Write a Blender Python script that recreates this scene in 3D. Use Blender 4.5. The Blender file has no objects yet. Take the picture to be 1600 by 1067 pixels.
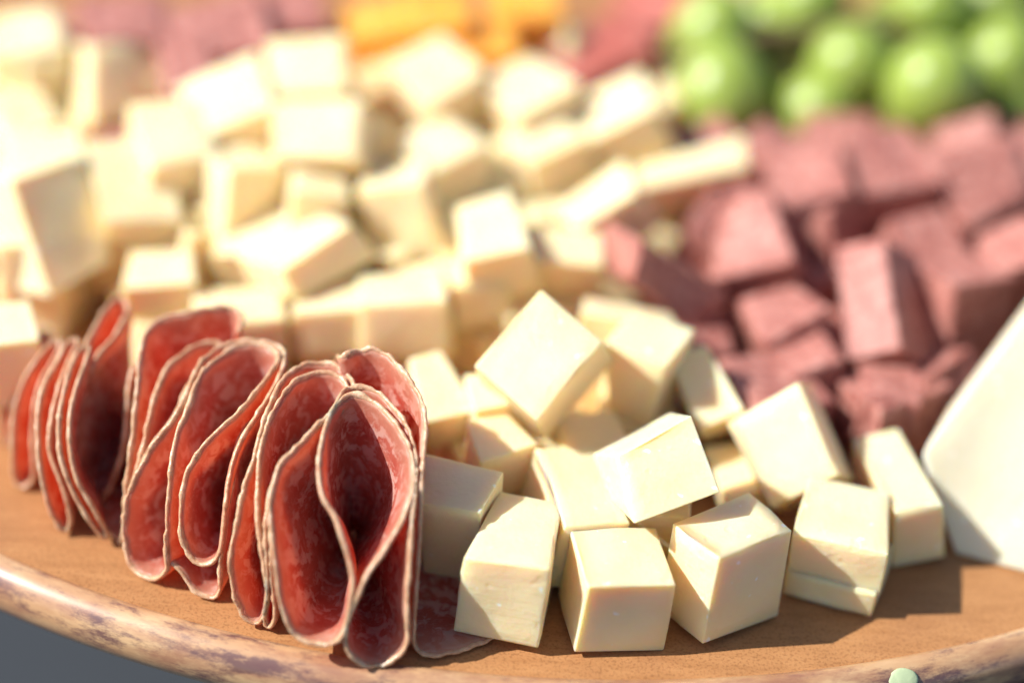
import bpy, bmesh, math, random
from mathutils import Vector, Matrix, noise
random.seed(7)
CM = 0.01
R = math.radians
sc = bpy.context.scene
COL = sc.collection

# ------------------------------------------------------------------ camera
cam_data = bpy.data.cameras.new("camera")
cam_data.lens = 85.0
cam_data.sensor_width = 36.0
cam_data.clip_start = 0.01
cam_data.clip_end = 50.0
cam = bpy.data.objects.new("camera", cam_data)
COL.objects.link(cam)
PITCH, ROLL = R(35.0), R(4.0)
fwd = Vector((0, math.cos(PITCH), -math.sin(PITCH)))
up0 = Vector((0, math.sin(PITCH), math.cos(PITCH)))
rt0 = Vector((1, 0, 0))
rt = rt0 * math.cos(ROLL) + up0 * math.sin(ROLL)
up = up0 * math.cos(ROLL) - rt0 * math.sin(ROLL)
m = Matrix.Identity(4)
m.col[0][:3] = rt
m.col[1][:3] = up
m.col[2][:3] = -fwd
m.translation = Vector((0, -0.351, 0.318))
cam.matrix_world = m
cam_data.dof.use_dof = True
cam_data.dof.focus_distance = 0.4705
cam_data.dof.aperture_fstop = 2.55
sc.camera = cam

# ------------------------------------------------------------------ light
SUN_EL, SUN_AZ = R(42.0), R(-98.0)          # the sun stands to the left of the board
world = bpy.data.worlds.new("World")
sc.world = world
world.use_nodes = True
wn = world.node_tree.nodes
sky = wn.new("ShaderNodeTexSky")
sky.sky_type = 'NISHITA'
sky.sun_disc = False
sky.sun_elevation = SUN_EL
sky.sun_rotation = SUN_AZ
world.node_tree.links.new(sky.outputs[0], wn["Background"].inputs[0])
wn["Background"].inputs[1].default_value = 0.088
sun_data = bpy.data.lights.new("sun", 'SUN')
sun_data.energy = 4.8
sun_data.angle = R(0.53)
sun_data.color = (1.0, 0.965, 0.92)
sun = bpy.data.objects.new("sun", sun_data)
COL.objects.link(sun)
to_sun = Vector((-math.cos(SUN_EL) * math.cos(R(8)), -math.cos(SUN_EL) * math.sin(R(8)), math.sin(SUN_EL)))
sun.rotation_euler = to_sun.to_track_quat('Z', 'Y').to_euler()

sc.view_settings.view_transform = 'Standard'
sc.view_settings.look = 'None'
sc.view_settings.gamma = 1.0
sc.view_settings.use_curve_mapping = False
sc.view_settings.exposure = 0.6
sc.render.engine = 'CYCLES'
sc.cycles.use_denoising = True
sc.cycles.max_bounces = 10
sc.cycles.diffuse_bounces = 5
sc.cycles.transmission_bounces = 6
sc.cycles.caustics_reflective = False
sc.cycles.caustics_refractive = False
sc.cycles.sample_clamp_indirect = 6.0

# ------------------------------------------------------------------ materials
def new_mat(name):
    mt = bpy.data.materials.new(name)
    mt.use_nodes = True
    nt = mt.node_tree
    return mt, nt, nt.nodes["Principled BSDF"]

def coords(nt, scale=(1, 1, 1), obj_random=True):
    tc = nt.nodes.new("ShaderNodeTexCoord")
    mp = nt.nodes.new("ShaderNodeMapping")
    mp.inputs['Scale'].default_value = scale
    nt.links.new(tc.outputs['Object'], mp.inputs['Vector'])
    if obj_random:
        oi = nt.nodes.new("ShaderNodeObjectInfo")
        mu = nt.nodes.new("ShaderNodeMath"); mu.operation = 'MULTIPLY'; mu.inputs[1].default_value = 37.0
        nt.links.new(oi.outputs['Random'], mu.inputs[0])
        nt.links.new(mu.outputs[0], mp.inputs['Location'])
    return mp.outputs[0]

def tex_noise(nt, vec, scale, detail=3, rough=0.55):
    n = nt.nodes.new("ShaderNodeTexNoise")
    n.inputs['Scale'].default_value = scale
    n.inputs['Detail'].default_value = detail
    n.inputs['Roughness'].default_value = rough
    nt.links.new(vec, n.inputs['Vector'])
    return n.outputs['Fac']

def ramp(nt, fac, stops):
    r = nt.nodes.new("ShaderNodeValToRGB")
    els = r.color_ramp.elements
    while len(els) < len(stops):
        els.new(0.5)
    for e, (p, c) in zip(els, stops):
        e.position = p
        e.color = (*c, 1)
    nt.links.new(fac, r.inputs[0])
    return r.outputs[0]

def mix(nt, fac, a, b, mode='MIX'):
    mx = nt.nodes.new("ShaderNodeMix"); mx.data_type = 'RGBA'; mx.blend_type = mode
    for s, v in ((mx.inputs[0], fac), (mx.inputs[6], a), (mx.inputs[7], b)):
        if isinstance(v, (int, float)): s.default_value = v
        elif isinstance(v, tuple): s.default_value = (*v, 1)
        else: nt.links.new(v, s)
    return mx.outputs[2]

def bump(nt, bsdf, height, strength, dist):
    b = nt.nodes.new("ShaderNodeBump")
    b.inputs['Strength'].default_value = strength
    b.inputs['Distance'].default_value = dist
    nt.links.new(height, b.inputs['Height'])
    nt.links.new(b.outputs[0], bsdf.inputs['Normal'])

def sss(b, weight, radius, scale):
    b.inputs['Subsurface Weight'].default_value = weight
    b.inputs['Subsurface Radius'].default_value = radius
    b.inputs['Subsurface Scale'].default_value = scale

def cheese_mat(name, c1, c2, rad=(1.0, 0.55, 0.2), scale=0.0045, speck=(0.96, 0.93, 0.84)):
    mt, nt, b = new_mat(name)
    v = coords(nt)
    base = ramp(nt, tex_noise(nt, v, 90, 4), [(0.3, c1), (0.7, c2)])
    fine = tex_noise(nt, v, 900, 2)
    crumbs = ramp(nt, tex_noise(nt, v, 420, 2, 0.4), [(0.70, (0, 0, 0)), (0.76, (1, 1, 1))])
    nt.links.new(mix(nt, crumbs, base, speck), b.inputs['Base Color'])
    sss(b, 0.85, rad, scale)
    b.inputs['Roughness'].default_value = 0.42
    b.inputs['Specular IOR Level'].default_value = 0.4
    drag = tex_noise(nt, coords(nt, (25, 25, 420)), 3.0, 4, 0.6)
    pits = ramp(nt, tex_noise(nt, v, 260, 1, 0.3), [(0.24, (0, 0, 0)), (0.32, (1, 1, 1))])
    ht = nt.nodes.new("ShaderNodeMath"); ht.operation = 'ADD'
    nt.links.new(fine, ht.inputs[0]); nt.links.new(tex_noise(nt, v, 160, 3), ht.inputs[1])
    h2 = nt.nodes.new("ShaderNodeMath"); h2.operation = 'ADD'
    nt.links.new(ht.outputs[0], h2.inputs[0]); nt.links.new(drag, h2.inputs[1])
    h3 = nt.nodes.new("ShaderNodeMath"); h3.operation = 'ADD'
    nt.links.new(h2.outputs[0], h3.inputs[0]); nt.links.new(pits, h3.inputs[1])
    bump(nt, b, h3.outputs[0], 0.38, 0.0003)
    rr = nt.nodes.new("ShaderNodeMapRange"); rr.inputs['To Min'].default_value = 0.3; rr.inputs['To Max'].default_value = 0.6
    nt.links.new(tex_noise(nt, v, 220, 3), rr.inputs['Value']); nt.links.new(rr.outputs[0], b.inputs['Roughness'])
    return mt

def meat_mat(name, c1, c2, c3):
    mt, nt, b = new_mat(name)
    v = coords(nt)
    base = ramp(nt, tex_noise(nt, v, 380, 5, 0.65), [(0.32, c1), (0.5, c2), (0.72, c3)])
    nt.links.new(base, b.inputs['Base Color'])
    sss(b, 0.3, (1.0, 0.35, 0.25), 0.002)
    b.inputs['Roughness'].default_value = 0.46
    b.inputs['Specular IOR Level'].default_value = 0.3
    bump(nt, b, tex_noise(nt, v, 650, 4, 0.7), 0.5, 0.0006)
    return mt

def salami_mat():
    mt, nt, b = new_mat("salami_meat")
    v = coords(nt, (1, 1, 1))
    vor = nt.nodes.new("ShaderNodeTexVoronoi"); vor.inputs['Scale'].default_value = 210
    vor.inputs['Randomness'].default_value = 1.0
    warp = nt.nodes.new("ShaderNodeTexNoise"); warp.inputs['Scale'].default_value = 160; warp.inputs['Detail'].default_value = 3
    nt.links.new(v, warp.inputs['Vector'])
    addv = nt.nodes.new("ShaderNodeVectorMath"); addv.operation = 'MULTIPLY_ADD'
    nt.links.new(warp.outputs['Color'], addv.inputs[0]); addv.inputs[1].default_value = (0.008, 0.008, 0.008)
    nt.links.new(v, addv.inputs[2]); nt.links.new(addv.outputs[0], vor.inputs['Vector'])
    lean = ramp(nt, tex_noise(nt, v, 120, 4), [(0.3, (0.64, 0.13, 0.085)), (0.7, (0.78, 0.27, 0.19))])
    fatm = ramp(nt, tex_noise(nt, addv.outputs[0], 330, 4, 0.55), [(0.49, (0, 0, 0)), (0.58, (0.95, 0.95, 0.95))])
    fine = ramp(nt, tex_noise(nt, addv.outputs[0], 900, 3, 0.6), [(0.52, (0, 0, 0)), (0.66, (0.6, 0.6, 0.6))])
    colr = mix(nt, fine, mix(nt, fatm, lean, (0.93, 0.66, 0.56)), (0.88, 0.52, 0.42))
    at = nt.nodes.new("ShaderNodeAttribute"); at.attribute_name = "rad"
    band = ramp(nt, at.outputs['Fac'], [(0.82, (0, 0, 0)), (0.985, (0.85, 0.85, 0.85))])
    colr = mix(nt, band, colr, (0.80, 0.44, 0.29))
    nt.links.new(colr, b.inputs['Base Color'])
    b.inputs['Roughness'].default_value = 0.33
    b.inputs['Specular IOR Level'].default_value = 0.45
    sss(b, 0.25, (1.0, 0.3, 0.2), 0.0015)
    bump(nt, b, tex_noise(nt, v, 420, 3), 0.35, 0.0004)
    tr = nt.nodes.new("ShaderNodeBsdfTranslucent")
    nt.links.new(mix(nt, 1.0, colr, (1.0, 0.68, 0.48), 'MULTIPLY'), tr.inputs['Color'])
    ms = nt.nodes.new("ShaderNodeMixShader"); ms.inputs[0].default_value = 0.56
    out = nt.nodes["Material Output"]
    nt.links.new(b.outputs[0], ms.inputs[1]); nt.links.new(tr.outputs[0], ms.inputs[2])
    nt.links.new(ms.outputs[0], out.inputs['Surface'])
    return mt

def rind_mat():
    mt, nt, b = new_mat("salami_rind")
    v = coords(nt)
    colr = ramp(nt, tex_noise(nt, v, 420, 5, 0.65), [(0.3, (0.42, 0.22, 0.12)), (0.52, (0.58, 0.37, 0.22)), (0.74, (0.76, 0.59, 0.42))])
    nt.links.new(colr, b.inputs['Base Color'])
    sss(b, 0.5, (1.0, 0.5, 0.3), 0.0015)
    b.inputs['Roughness'].default_value = 0.3
    bump(nt, b, tex_noise(nt, v, 900, 3), 0.6, 0.0005)
    return mt

def wood_mat():
    mt, nt, b = new_mat("board_wood")
    v = coords(nt, (1, 1, 1), False)
    vs = coords(nt, (14, 60, 14), False)
    grain = ramp(nt, tex_noise(nt, vs, 6, 6, 0.6), [(0.3, (0.36, 0.165, 0.062)), (0.55, (0.43, 0.205, 0.08)), (0.75, (0.47, 0.235, 0.095))])
    blot = ramp(nt, tex_noise(nt, v, 28, 4, 0.6), [(0.5, (0, 0, 0)), (0.72, (0.5, 0.5, 0.5))])
    colr = mix(nt, blot, grain, (0.30, 0.13, 0.06))
    pores = ramp(nt, tex_noise(nt, v, 1500, 2), [(0.36, (0.75, 0.72, 0.7)), (0.5, (1, 1, 1))])
    colr = mix(nt, 1.0, colr, pores, 'MULTIPLY')
    nt.links.new(colr, b.inputs['Base Color'])
    b.inputs['Roughness'].default_value = 0.55
    b.inputs['Specular IOR Level'].default_value = 0.3
    bump(nt, b, tex_noise(nt, v, 1200, 3), 0.25, 0.0003)
    return mt

def edge_mat():
    mt, nt, b = new_mat("board_edge_wood")
    tc = nt.nodes.new("ShaderNodeTexCoord")
    sp = nt.nodes.new("ShaderNodeSeparateXYZ"); nt.links.new(tc.outputs['Object'], sp.inputs[0])
    an = nt.nodes.new("ShaderNodeMath"); an.operation = 'ARCTAN2'
    nt.links.new(sp.outputs[1], an.inputs[0]); nt.links.new(sp.outputs[0], an.inputs[1])
    ml = nt.nodes.new("ShaderNodeMath"); ml.operation = 'MULTIPLY'; ml.inputs[1].default_value = 0.225 * 0.34
    nt.links.new(an.outputs[0], ml.inputs[0])
    ln = nt.nodes.new("ShaderNodeVectorMath"); ln.operation = 'LENGTH'
    cx = nt.nodes.new("ShaderNodeCombineXYZ"); nt.links.new(sp.outputs[0], cx.inputs[0]); nt.links.new(sp.outputs[1], cx.inputs[1])
    nt.links.new(cx.outputs[0], ln.inputs[0])
    cv = nt.nodes.new("ShaderNodeCombineXYZ")
    nt.links.new(ml.outputs[0], cv.inputs[0]); nt.links.new(ln.outputs['Value'], cv.inputs[1]); nt.links.new(sp.outputs[2], cv.inputs[2])
    v = cv.outputs[0]
    base = ramp(nt, tex_noise(nt, v, 110, 5, 0.62), [(0.3, (0.36, 0.165, 0.075)), (0.5, (0.52, 0.30, 0.15)), (0.7, (0.64, 0.43, 0.23))])
    mid = ramp(nt, tex_noise(nt, v, 170, 6, 0.7), [(0.46, (0, 0, 0)), (0.62, (0.75, 0.75, 0.75))])
    colr = mix(nt, mid, base, (0.30, 0.13, 0.075))
    blot = ramp(nt, tex_noise(nt, v, 135, 7, 0.72), [(0.50, (0, 0, 0)), (0.60, (0.9, 0.9, 0.9))])
    nt.links.new(mix(nt, blot, colr, (0.12, 0.05, 0.05)), b.inputs['Base Color'])
    b.inputs['Roughness'].default_value = 0.4
    b.inputs['Coat Weight'].default_value = 1.0
    b.inputs['Coat Roughness'].default_value = 0.17
    bump(nt, b, tex_noise(nt, v, 500, 3), 0.06, 0.0003)
    return mt

def grape_mat():
    mt, nt, b = new_mat("grape_skin")
    v = coords(nt)
    nt.links.new(ramp(nt, tex_noise(nt, v, 60, 3), [(0.3, (0.25, 0.345, 0.05)), (0.7, (0.37, 0.455, 0.10))]), b.inputs['Base Color'])
    sss(b, 0.9, (0.8, 1.0, 0.25), 0.004)
    b.inputs['Roughness'].default_value = 0.3
    bump(nt, b, tex_noise(nt, v, 500, 2), 0.1, 0.0003)
    return mt

def plain_mat(name, col, rough, scale=200, var=0.25, bmp=0.2):
    mt, nt, b = new_mat(name)
    v = coords(nt)
    dark = tuple(c * (1 - var) for c in col)
    nt.links.new(ramp(nt, tex_noise(nt, v, scale, 4), [(0.3, dark), (0.7, col)]), b.inputs['Base Color'])
    b.inputs['Roughness'].default_value = rough
    bump(nt, b, tex_noise(nt, v, scale * 3, 3), bmp, 0.0005)
    return mt

M = {
    'cheese': cheese_mat("pale_cheese", (0.90, 0.71, 0.405), (0.93, 0.775, 0.48)),
    'white': cheese_mat("white_cheese", (0.78, 0.70, 0.49), (0.82, 0.755, 0.56), (1.0, 0.75, 0.45), 0.004),
    'cheddar': cheese_mat("orange_cheddar", (0.86, 0.36, 0.045), (0.90, 0.43, 0.08), (1.0, 0.5, 0.1), 0.005, (0.9, 0.5, 0.15)),
    'meat': meat_mat("smoked_sausage", (0.27, 0.083, 0.066), (0.43, 0.172, 0.138), (0.63, 0.33, 0.27)),
    'redmeat': meat_mat("red_sausage", (0.28, 0.06, 0.045), (0.44, 0.12, 0.09), (0.60, 0.24, 0.19)),
    'salami': salami_mat(), 'rind': rind_mat(), 'wood': wood_mat(), 'edge': edge_mat(), 'grape': grape_mat(),
    'stem': plain_mat("grape_stem", (0.20, 0.13, 0.05), 0.7),
    'table': plain_mat("table_cloth", (0.032, 0.039, 0.049), 0.8, 300, 0.12),
    'green': plain_mat("pale_green", (0.48, 0.57, 0.33), 0.4, 300, 0.1),
}

# ------------------------------------------------------------------ measured pieces (centimetres)
# eight corners of every cut piece: bottom ring then top ring
BLOCKS = {
    'C1': ([[-0.76,0.07,0.25],[0.91,-0.24,0.19],[1.2,2.05,0.02],[-0.18,2.3,0.06],[-0.63,0.15,2.03],[1.02,-0.07,2.1],[1.25,2.2,1.9],[-0.05,2.42,1.89]], 'cheese', 'pale cheese cube at the front standing beside the last salami fold', 'pale cheese cubes heaped on the board'),
    'C2': ([[1.63,-0.19,0.12],[3.37,0.21,0.03],[2.99,1.94,0.03],[1.25,1.55,0.14],[1.76,-0.16,1.79],[3.45,0.21,1.69],[3.07,1.94,1.69],[1.38,1.58,1.81]], 'cheese', 'cheese cube in the middle of the front row, between two turned cubes', 'pale cheese cubes heaped on the board'),
    'C3': ([[4.13,0.26,0.2],[5.67,1.4,0.05],[4.85,2.54,0.02],[3.26,1.31,0.15],[4.24,0.4,2.26],[5.71,1.54,2.13],[4.9,2.68,2.1],[3.34,1.43,2.18]], 'cheese', 'front row cheese cube turned corner-on to the viewer', 'pale cheese cubes heaped on the board'),
    'C4': ([[5.78,2.06,0.65],[7.61,1.67,0.52],[7.86,3.65,0.57],[6.22,3.94,0.63],[5.78,2.01,1.65],[7.66,1.69,1.61],[7.88,3.64,1.64],[6.26,3.92,1.67]], 'cheese', 'thick cheese slice stacked on a thinner one at the right end of the front row', 'pale cheese cubes heaped on the board'),
    'C4l': ([[5.78,2.07,0.02],[7.53,1.56,0.03],[8.02,3.18,0.02],[6.27,3.7,0.02],[5.76,2.09,0.65],[7.56,1.54,0.64],[8.04,3.18,0.64],[6.24,3.71,0.64]], 'cheese', 'thin cheese slice lying on the wood under another slice', 'pale cheese cubes heaped on the board'),
    'C5': ([[8.09,3.15,0.02],[9.21,3.46,0.18],[8.48,5.85,0.19],[7.41,5.55,0.03],[7.96,3.11,1.49],[8.91,3.37,1.6],[8.2,5.79,1.64],[7.27,5.49,1.46]], 'cheese', 'narrow cheese block at far right of the front, beside the white wedge', 'pale cheese cubes heaped on the board'),
    'C6': ([[2.61,1.12,2.37],[4.22,1.79,2.75],[3.81,3.11,2.13],[2.21,2.47,1.81],[2.17,2.25,3.1],[3.6,3.01,3.62],[3.29,4.19,2.81],[1.78,3.38,2.23]], 'cheese', 'cheese cube tipped onto the tops of the front row cubes', 'pale cheese cubes heaped on the board'),
    'C7': ([[0.83,4.6,1.55],[2.15,5.81,2.86],[0.79,6.74,3.37],[-0.53,5.53,2.08],[0.64,3.54,2.84],[1.8,4.7,4.09],[0.52,5.63,4.61],[-0.73,4.5,3.4]], 'cheese', 'largest sunlit cheese cube, tilted like a diamond on top of the front heap', 'pale cheese cubes heaped on the board'),
    'C8': ([[2.13,5.99,1.36],[2.97,5.55,1.37],[3.66,6.78,1.43],[2.69,7.27,1.45],[1.92,5.98,3.17],[3.18,5.36,3.12],[3.81,6.61,3.2],[2.54,7.24,3.23]], 'cheese', 'cheese cube leaning against the right side of the diamond-tilted cube', 'pale cheese cubes heaped on the board'),
    'C9': ([[1.36,7.28,2.14],[3.42,7.21,1.98],[3.37,8.22,1.72],[1.45,8.29,1.87],[1.43,7.45,2.86],[3.49,7.39,2.71],[3.42,8.39,2.42],[1.52,8.49,2.62]], 'cheese', 'cheese block just below the leftmost dark sausage chunk', 'pale cheese cubes heaped on the board'),
    'C10': ([[4.17,5.74,0.93],[5.02,6.01,1.25],[4.23,7.3,2.02],[3.46,7.05,1.72],[4.0,5.14,1.71],[4.91,5.45,2.09],[4.1,6.7,2.79],[3.3,6.5,2.57]], 'cheese', 'cheese block with a bright spot, wedged between sausage chunks and tipped cube', 'pale cheese cubes heaped on the board'),
    'C11': ([[5.94,4.58,0.15],[7.3,4.74,1.04],[6.34,6.18,2.31],[4.9,5.97,1.27],[5.52,3.65,1.0],[6.82,3.79,1.84],[5.91,5.19,3.06],[4.53,4.98,2.05]], 'cheese', 'big notched cheese block leaning in front of the lowest sausage chunks', 'pale cheese cubes heaped on the board'),
    'C12': ([[4.75,3.92,0.32],[5.55,4.18,0.42],[4.98,5.72,0.44],[4.24,5.47,0.34],[4.62,3.84,0.94],[5.49,4.15,1.1],[4.89,5.67,1.09],[4.16,5.44,1.02]], 'cheese', 'small cheese cube under the left edge of the big notched block', 'pale cheese cubes heaped on the board'),
    'C13': ([[0.97,1.42,0.33],[2.32,1.86,0.1],[1.62,4.01,0.25],[0.3,3.58,0.47],[1.29,1.4,1.98],[2.57,1.84,1.78],[1.87,3.97,1.91],[0.62,3.57,2.15]], 'cheese', 'cheese cube lying flat just behind the middle front row cube', 'pale cheese cubes heaped on the board'),
    'C16': ([[-1.47,1.85,0.04],[-0.35,1.67,0.05],[0.03,2.84,0.27],[-1.5,3.09,0.26],[-1.58,1.49,2.23],[-0.36,1.28,2.23],[0.01,2.42,2.4],[-1.68,2.76,2.5]], 'cheese', 'cheese cube in shadow against the outer salami wall', 'pale cheese cubes heaped on the board'),
    'K1': ([[-10.07,8.03,1.9],[-8.96,9.53,2.01],[-10.14,10.52,1.37],[-11.32,9.08,1.34],[-11.12,9.43,3.89],[-9.77,10.92,3.86],[-11.04,11.96,3.3],[-12.31,10.43,3.26]], 'cheese', 'big blurred cheese cube at the left edge above the salami', 'pale cheese cubes heaped on the board'),
    'K2': ([[-9.05,9.71,2.31],[-7.81,10.2,2.14],[-8.37,12.25,2.96],[-9.89,11.66,3.15],[-9.08,9.39,3.02],[-7.48,10.02,2.84],[-8.01,12.05,3.63],[-9.9,11.38,3.93]], 'cheese', 'flat lit cheese cube right of the big left edge cube', 'pale cheese cubes heaped on the board'),
    'K3': ([[-6.59,9.88,1.54],[-5.38,11.01,1.46],[-6.36,12.07,1.26],[-7.55,11.06,1.47],[-6.44,10.39,4.01],[-5.3,11.24,3.67],[-6.31,12.4,3.61],[-7.39,11.48,3.8]], 'cheese', 'tall cheese block with lit left side standing in the left of the heap', 'pale cheese cubes heaped on the board'),
    'K4': ([[-5.53,12.26,2.28],[-3.32,12.2,2.59],[-3.38,13.43,3.38],[-5.64,13.49,3.07],[-5.64,11.28,3.84],[-3.7,11.21,4.09],[-3.75,12.43,4.87],[-5.78,12.51,4.61]], 'cheese', 'wide bright cheese cube with shaded right side high in the left heap', 'pale cheese cubes heaped on the board'),
    'K5': ([[-5.81,13.43,2.87],[-3.95,13.55,3.16],[-4.13,15.38,3.59],[-6.0,15.26,3.3],[-6.0,13.05,4.42],[-4.18,13.16,4.68],[-4.37,15.01,5.13],[-6.18,14.87,4.83]], 'cheese', 'topmost cheese cube below the sausage at the top left', 'pale cheese cubes heaped on the board'),
    'K6': ([[-6.84,12.2,2.49],[-5.24,12.77,3.14],[-5.87,14.62,3.48],[-7.72,13.96,2.72],[-7.21,11.79,3.96],[-5.76,12.33,4.59],[-6.36,14.17,4.91],[-8.13,13.56,4.22]], 'cheese', 'sloping bright cheese cube left of the topmost cube', 'pale cheese cubes heaped on the board'),
    'K7': ([[-8.39,10.85,2.29],[-6.82,11.61,2.31],[-7.78,13.38,2.75],[-9.19,12.69,2.72],[-8.24,10.54,3.84],[-6.71,11.29,3.88],[-7.68,13.05,4.29],[-9.04,12.39,4.3]], 'cheese', "bright cheese cube behind the flat lit cube, left of the heap's crest", 'pale cheese cubes heaped on the board'),
    'K8': ([[-8.47,8.09,1.41],[-6.87,8.22,1.49],[-7.06,9.45,1.62],[-8.5,9.32,1.54],[-8.46,7.96,2.34],[-6.95,8.11,2.45],[-7.16,9.33,2.58],[-8.48,9.2,2.49]], 'cheese', "small cheese cube just above the salami's tallest loop", 'pale cheese cubes heaped on the board'),
    'K9': ([[-4.71,7.92,2.34],[-3.08,9.27,2.77],[-4.2,10.68,2.19],[-5.81,9.17,1.63],[-5.02,7.97,3.04],[-3.67,9.31,3.56],[-4.63,10.71,2.98],[-6.14,9.31,2.45]], 'cheese', 'slanted cheese slab with lit top in front of the tall block', 'pale cheese cubes heaped on the board'),
    'K10': ([[-3.13,10.3,1.69],[-1.68,10.28,2.25],[-1.5,11.82,1.94],[-2.99,11.9,1.46],[-3.7,10.72,3.53],[-2.22,10.57,3.89],[-2.05,12.17,3.67],[-3.51,12.25,3.2]], 'cheese', 'tan faced cheese cube in the middle of the heap', 'pale cheese cubes heaped on the board'),
    'K11': ([[-5.21,9.92,2.6],[-4.0,10.09,2.37],[-4.17,11.24,2.22],[-5.42,11.08,2.46],[-5.0,10.09,3.75],[-3.81,10.28,3.56],[-3.99,11.41,3.36],[-5.2,11.27,3.64]], 'cheese', 'small cheese bit under the wide bright cube', 'pale cheese cubes heaped on the board'),
    'K12': ([[-0.92,9.01,1.73],[0.55,9.29,2.08],[0.02,10.98,2.41],[-1.23,10.74,2.11],[-1.2,8.66,3.18],[0.27,8.91,3.48],[-0.3,10.63,3.86],[-1.46,10.36,3.51]], 'cheese', 'very bright upright cheese cube in the centre of the heap', 'pale cheese cubes heaped on the board'),
    'K13': ([[-0.23,10.03,1.64],[1.87,9.91,1.56],[1.81,10.81,1.95],[-0.09,10.89,1.99],[-0.27,9.47,2.78],[1.92,9.44,2.81],[1.82,10.27,3.12],[-0.12,10.39,3.21]], 'cheese', 'wide cheese block left of the leftmost dark sausage chunk', 'pale cheese cubes heaped on the board'),
    'K14': ([[-1.25,8.51,1.39],[-0.0,8.91,1.56],[-0.34,10.08,1.29],[-1.54,9.7,1.14],[-1.37,8.7,2.47],[-0.21,9.09,2.65],[-0.57,10.25,2.37],[-1.68,9.89,2.22]], 'cheese', 'cheese cube with shaded front just left above the diamond-tilted cube', 'pale cheese cubes heaped on the board'),
    'K15': ([[-2.41,7.97,0.77],[-1.21,8.27,0.87],[-1.6,9.73,0.83],[-2.8,9.41,0.71],[-2.53,7.98,2.36],[-1.42,8.3,2.5],[-1.79,9.74,2.43],[-2.94,9.43,2.32]], 'cheese', "shaded upright cheese cube behind the outer salami fold's top", 'pale cheese cubes heaped on the board'),
    'K16': ([[-4.67,7.38,1.21],[-2.46,7.61,1.37],[-2.77,8.98,1.24],[-4.64,8.78,1.09],[-4.76,7.46,2.33],[-2.57,7.7,2.51],[-2.9,9.06,2.37],[-4.71,8.86,2.22]], 'cheese', "cheese cube behind the salami's front folds with lit top", 'pale cheese cubes heaped on the board'),
    'K17': ([[-6.81,6.86,0.73],[-4.8,7.22,0.72],[-5.1,8.66,0.58],[-7.03,8.31,0.59],[-6.82,7.0,2.22],[-4.82,7.36,2.22],[-5.12,8.8,2.06],[-7.04,8.46,2.09]], 'cheese', 'low cheese cube peeping out right behind the middle salami folds', 'pale cheese cubes heaped on the board'),
    'K18': ([[-2.2,13.99,2.51],[-0.82,15.09,2.96],[-2.02,16.42,3.25],[-3.34,15.37,2.82],[-2.31,13.5,4.1],[-1.0,14.6,4.6],[-2.17,15.9,4.84],[-3.48,14.92,4.47]], 'cheese', 'cream cheese cube directly in front of the orange cheddar', 'pale cheese cubes heaped on the board'),
    'K19': ([[-0.09,13.74,2.56],[1.3,14.93,2.88],[0.11,16.17,2.95],[-1.15,15.1,2.66],[-0.24,13.51,4.02],[1.15,14.71,4.37],[-0.05,15.94,4.4],[-1.3,14.89,4.14]], 'cheese', 'cheese cube right of the cream one, below the red sausage', 'pale cheese cubes heaped on the board'),
    'K20': ([[1.87,14.02,2.02],[3.56,14.36,2.9],[3.21,15.9,3.07],[1.45,15.55,2.15],[1.24,13.73,3.34],[2.91,14.07,4.22],[2.57,15.61,4.4],[0.82,15.25,3.48]], 'cheese', 'slanted bright cheese cube left of the grapes, near the red sausage', 'pale cheese cubes heaped on the board'),
    'K21': ([[1.87,11.21,1.53],[3.22,11.77,2.42],[2.93,12.83,2.58],[1.27,12.14,1.47],[1.26,10.89,2.75],[2.52,11.4,3.57],[2.25,12.49,3.76],[0.67,11.8,2.66]], 'cheese', 'long slanted cheese piece in the right of the heap', 'pale cheese cubes heaped on the board'),
    'K22': ([[2.97,13.46,1.53],[5.15,13.7,1.85],[4.94,14.42,2.26],[2.9,14.1,1.82],[2.49,12.58,2.84],[5.14,13.02,3.44],[5.05,13.77,3.89],[2.64,13.23,3.14]], 'cheese', 'cheese block under the leftmost grapes, half in their shadow', 'pale cheese cubes heaped on the board'),
    'K23': ([[-1.91,11.5,2.25],[-0.68,12.59,2.41],[-1.75,13.79,2.45],[-2.98,12.7,2.29],[-1.98,11.38,3.74],[-0.78,12.46,3.91],[-1.84,13.66,3.94],[-3.06,12.58,3.79]], 'cheese', 'cheese cube in the upper middle of the heap, right of a dark gap', 'pale cheese cubes heaped on the board'),
    'K25': ([[-1.71,12.94,1.83],[-0.36,12.88,1.98],[-0.28,14.27,2.04],[-1.68,14.34,1.88],[-1.9,12.9,2.94],[-0.43,12.83,3.1],[-0.36,14.23,3.16],[-1.86,14.3,3.0]], 'cheese', 'tan cheese cube behind the very bright upright cube', 'pale cheese cubes heaped on the board'),
    'K26': ([[-10.09,13.15,3.2],[-8.56,14.34,2.98],[-9.33,15.2,2.59],[-10.75,14.11,2.83],[-10.26,14.4,4.6],[-8.81,15.53,4.4],[-9.65,16.38,3.98],[-10.98,15.31,4.16]], 'cheese', 'square cheese cube standing apart at the upper left before the sausage', 'pale cheese cubes heaped on the board'),
    'K27': ([[-11.77,13.88,2.47],[-10.96,14.38,2.5],[-11.76,15.95,2.51],[-12.64,15.49,2.57],[-11.7,13.93,4.32],[-10.81,14.33,4.18],[-11.64,15.96,4.27],[-12.54,15.48,4.33]], 'cheese', 'narrow cheese cube at the left edge beside the square one', 'pale cheese cubes heaped on the board'),
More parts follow.
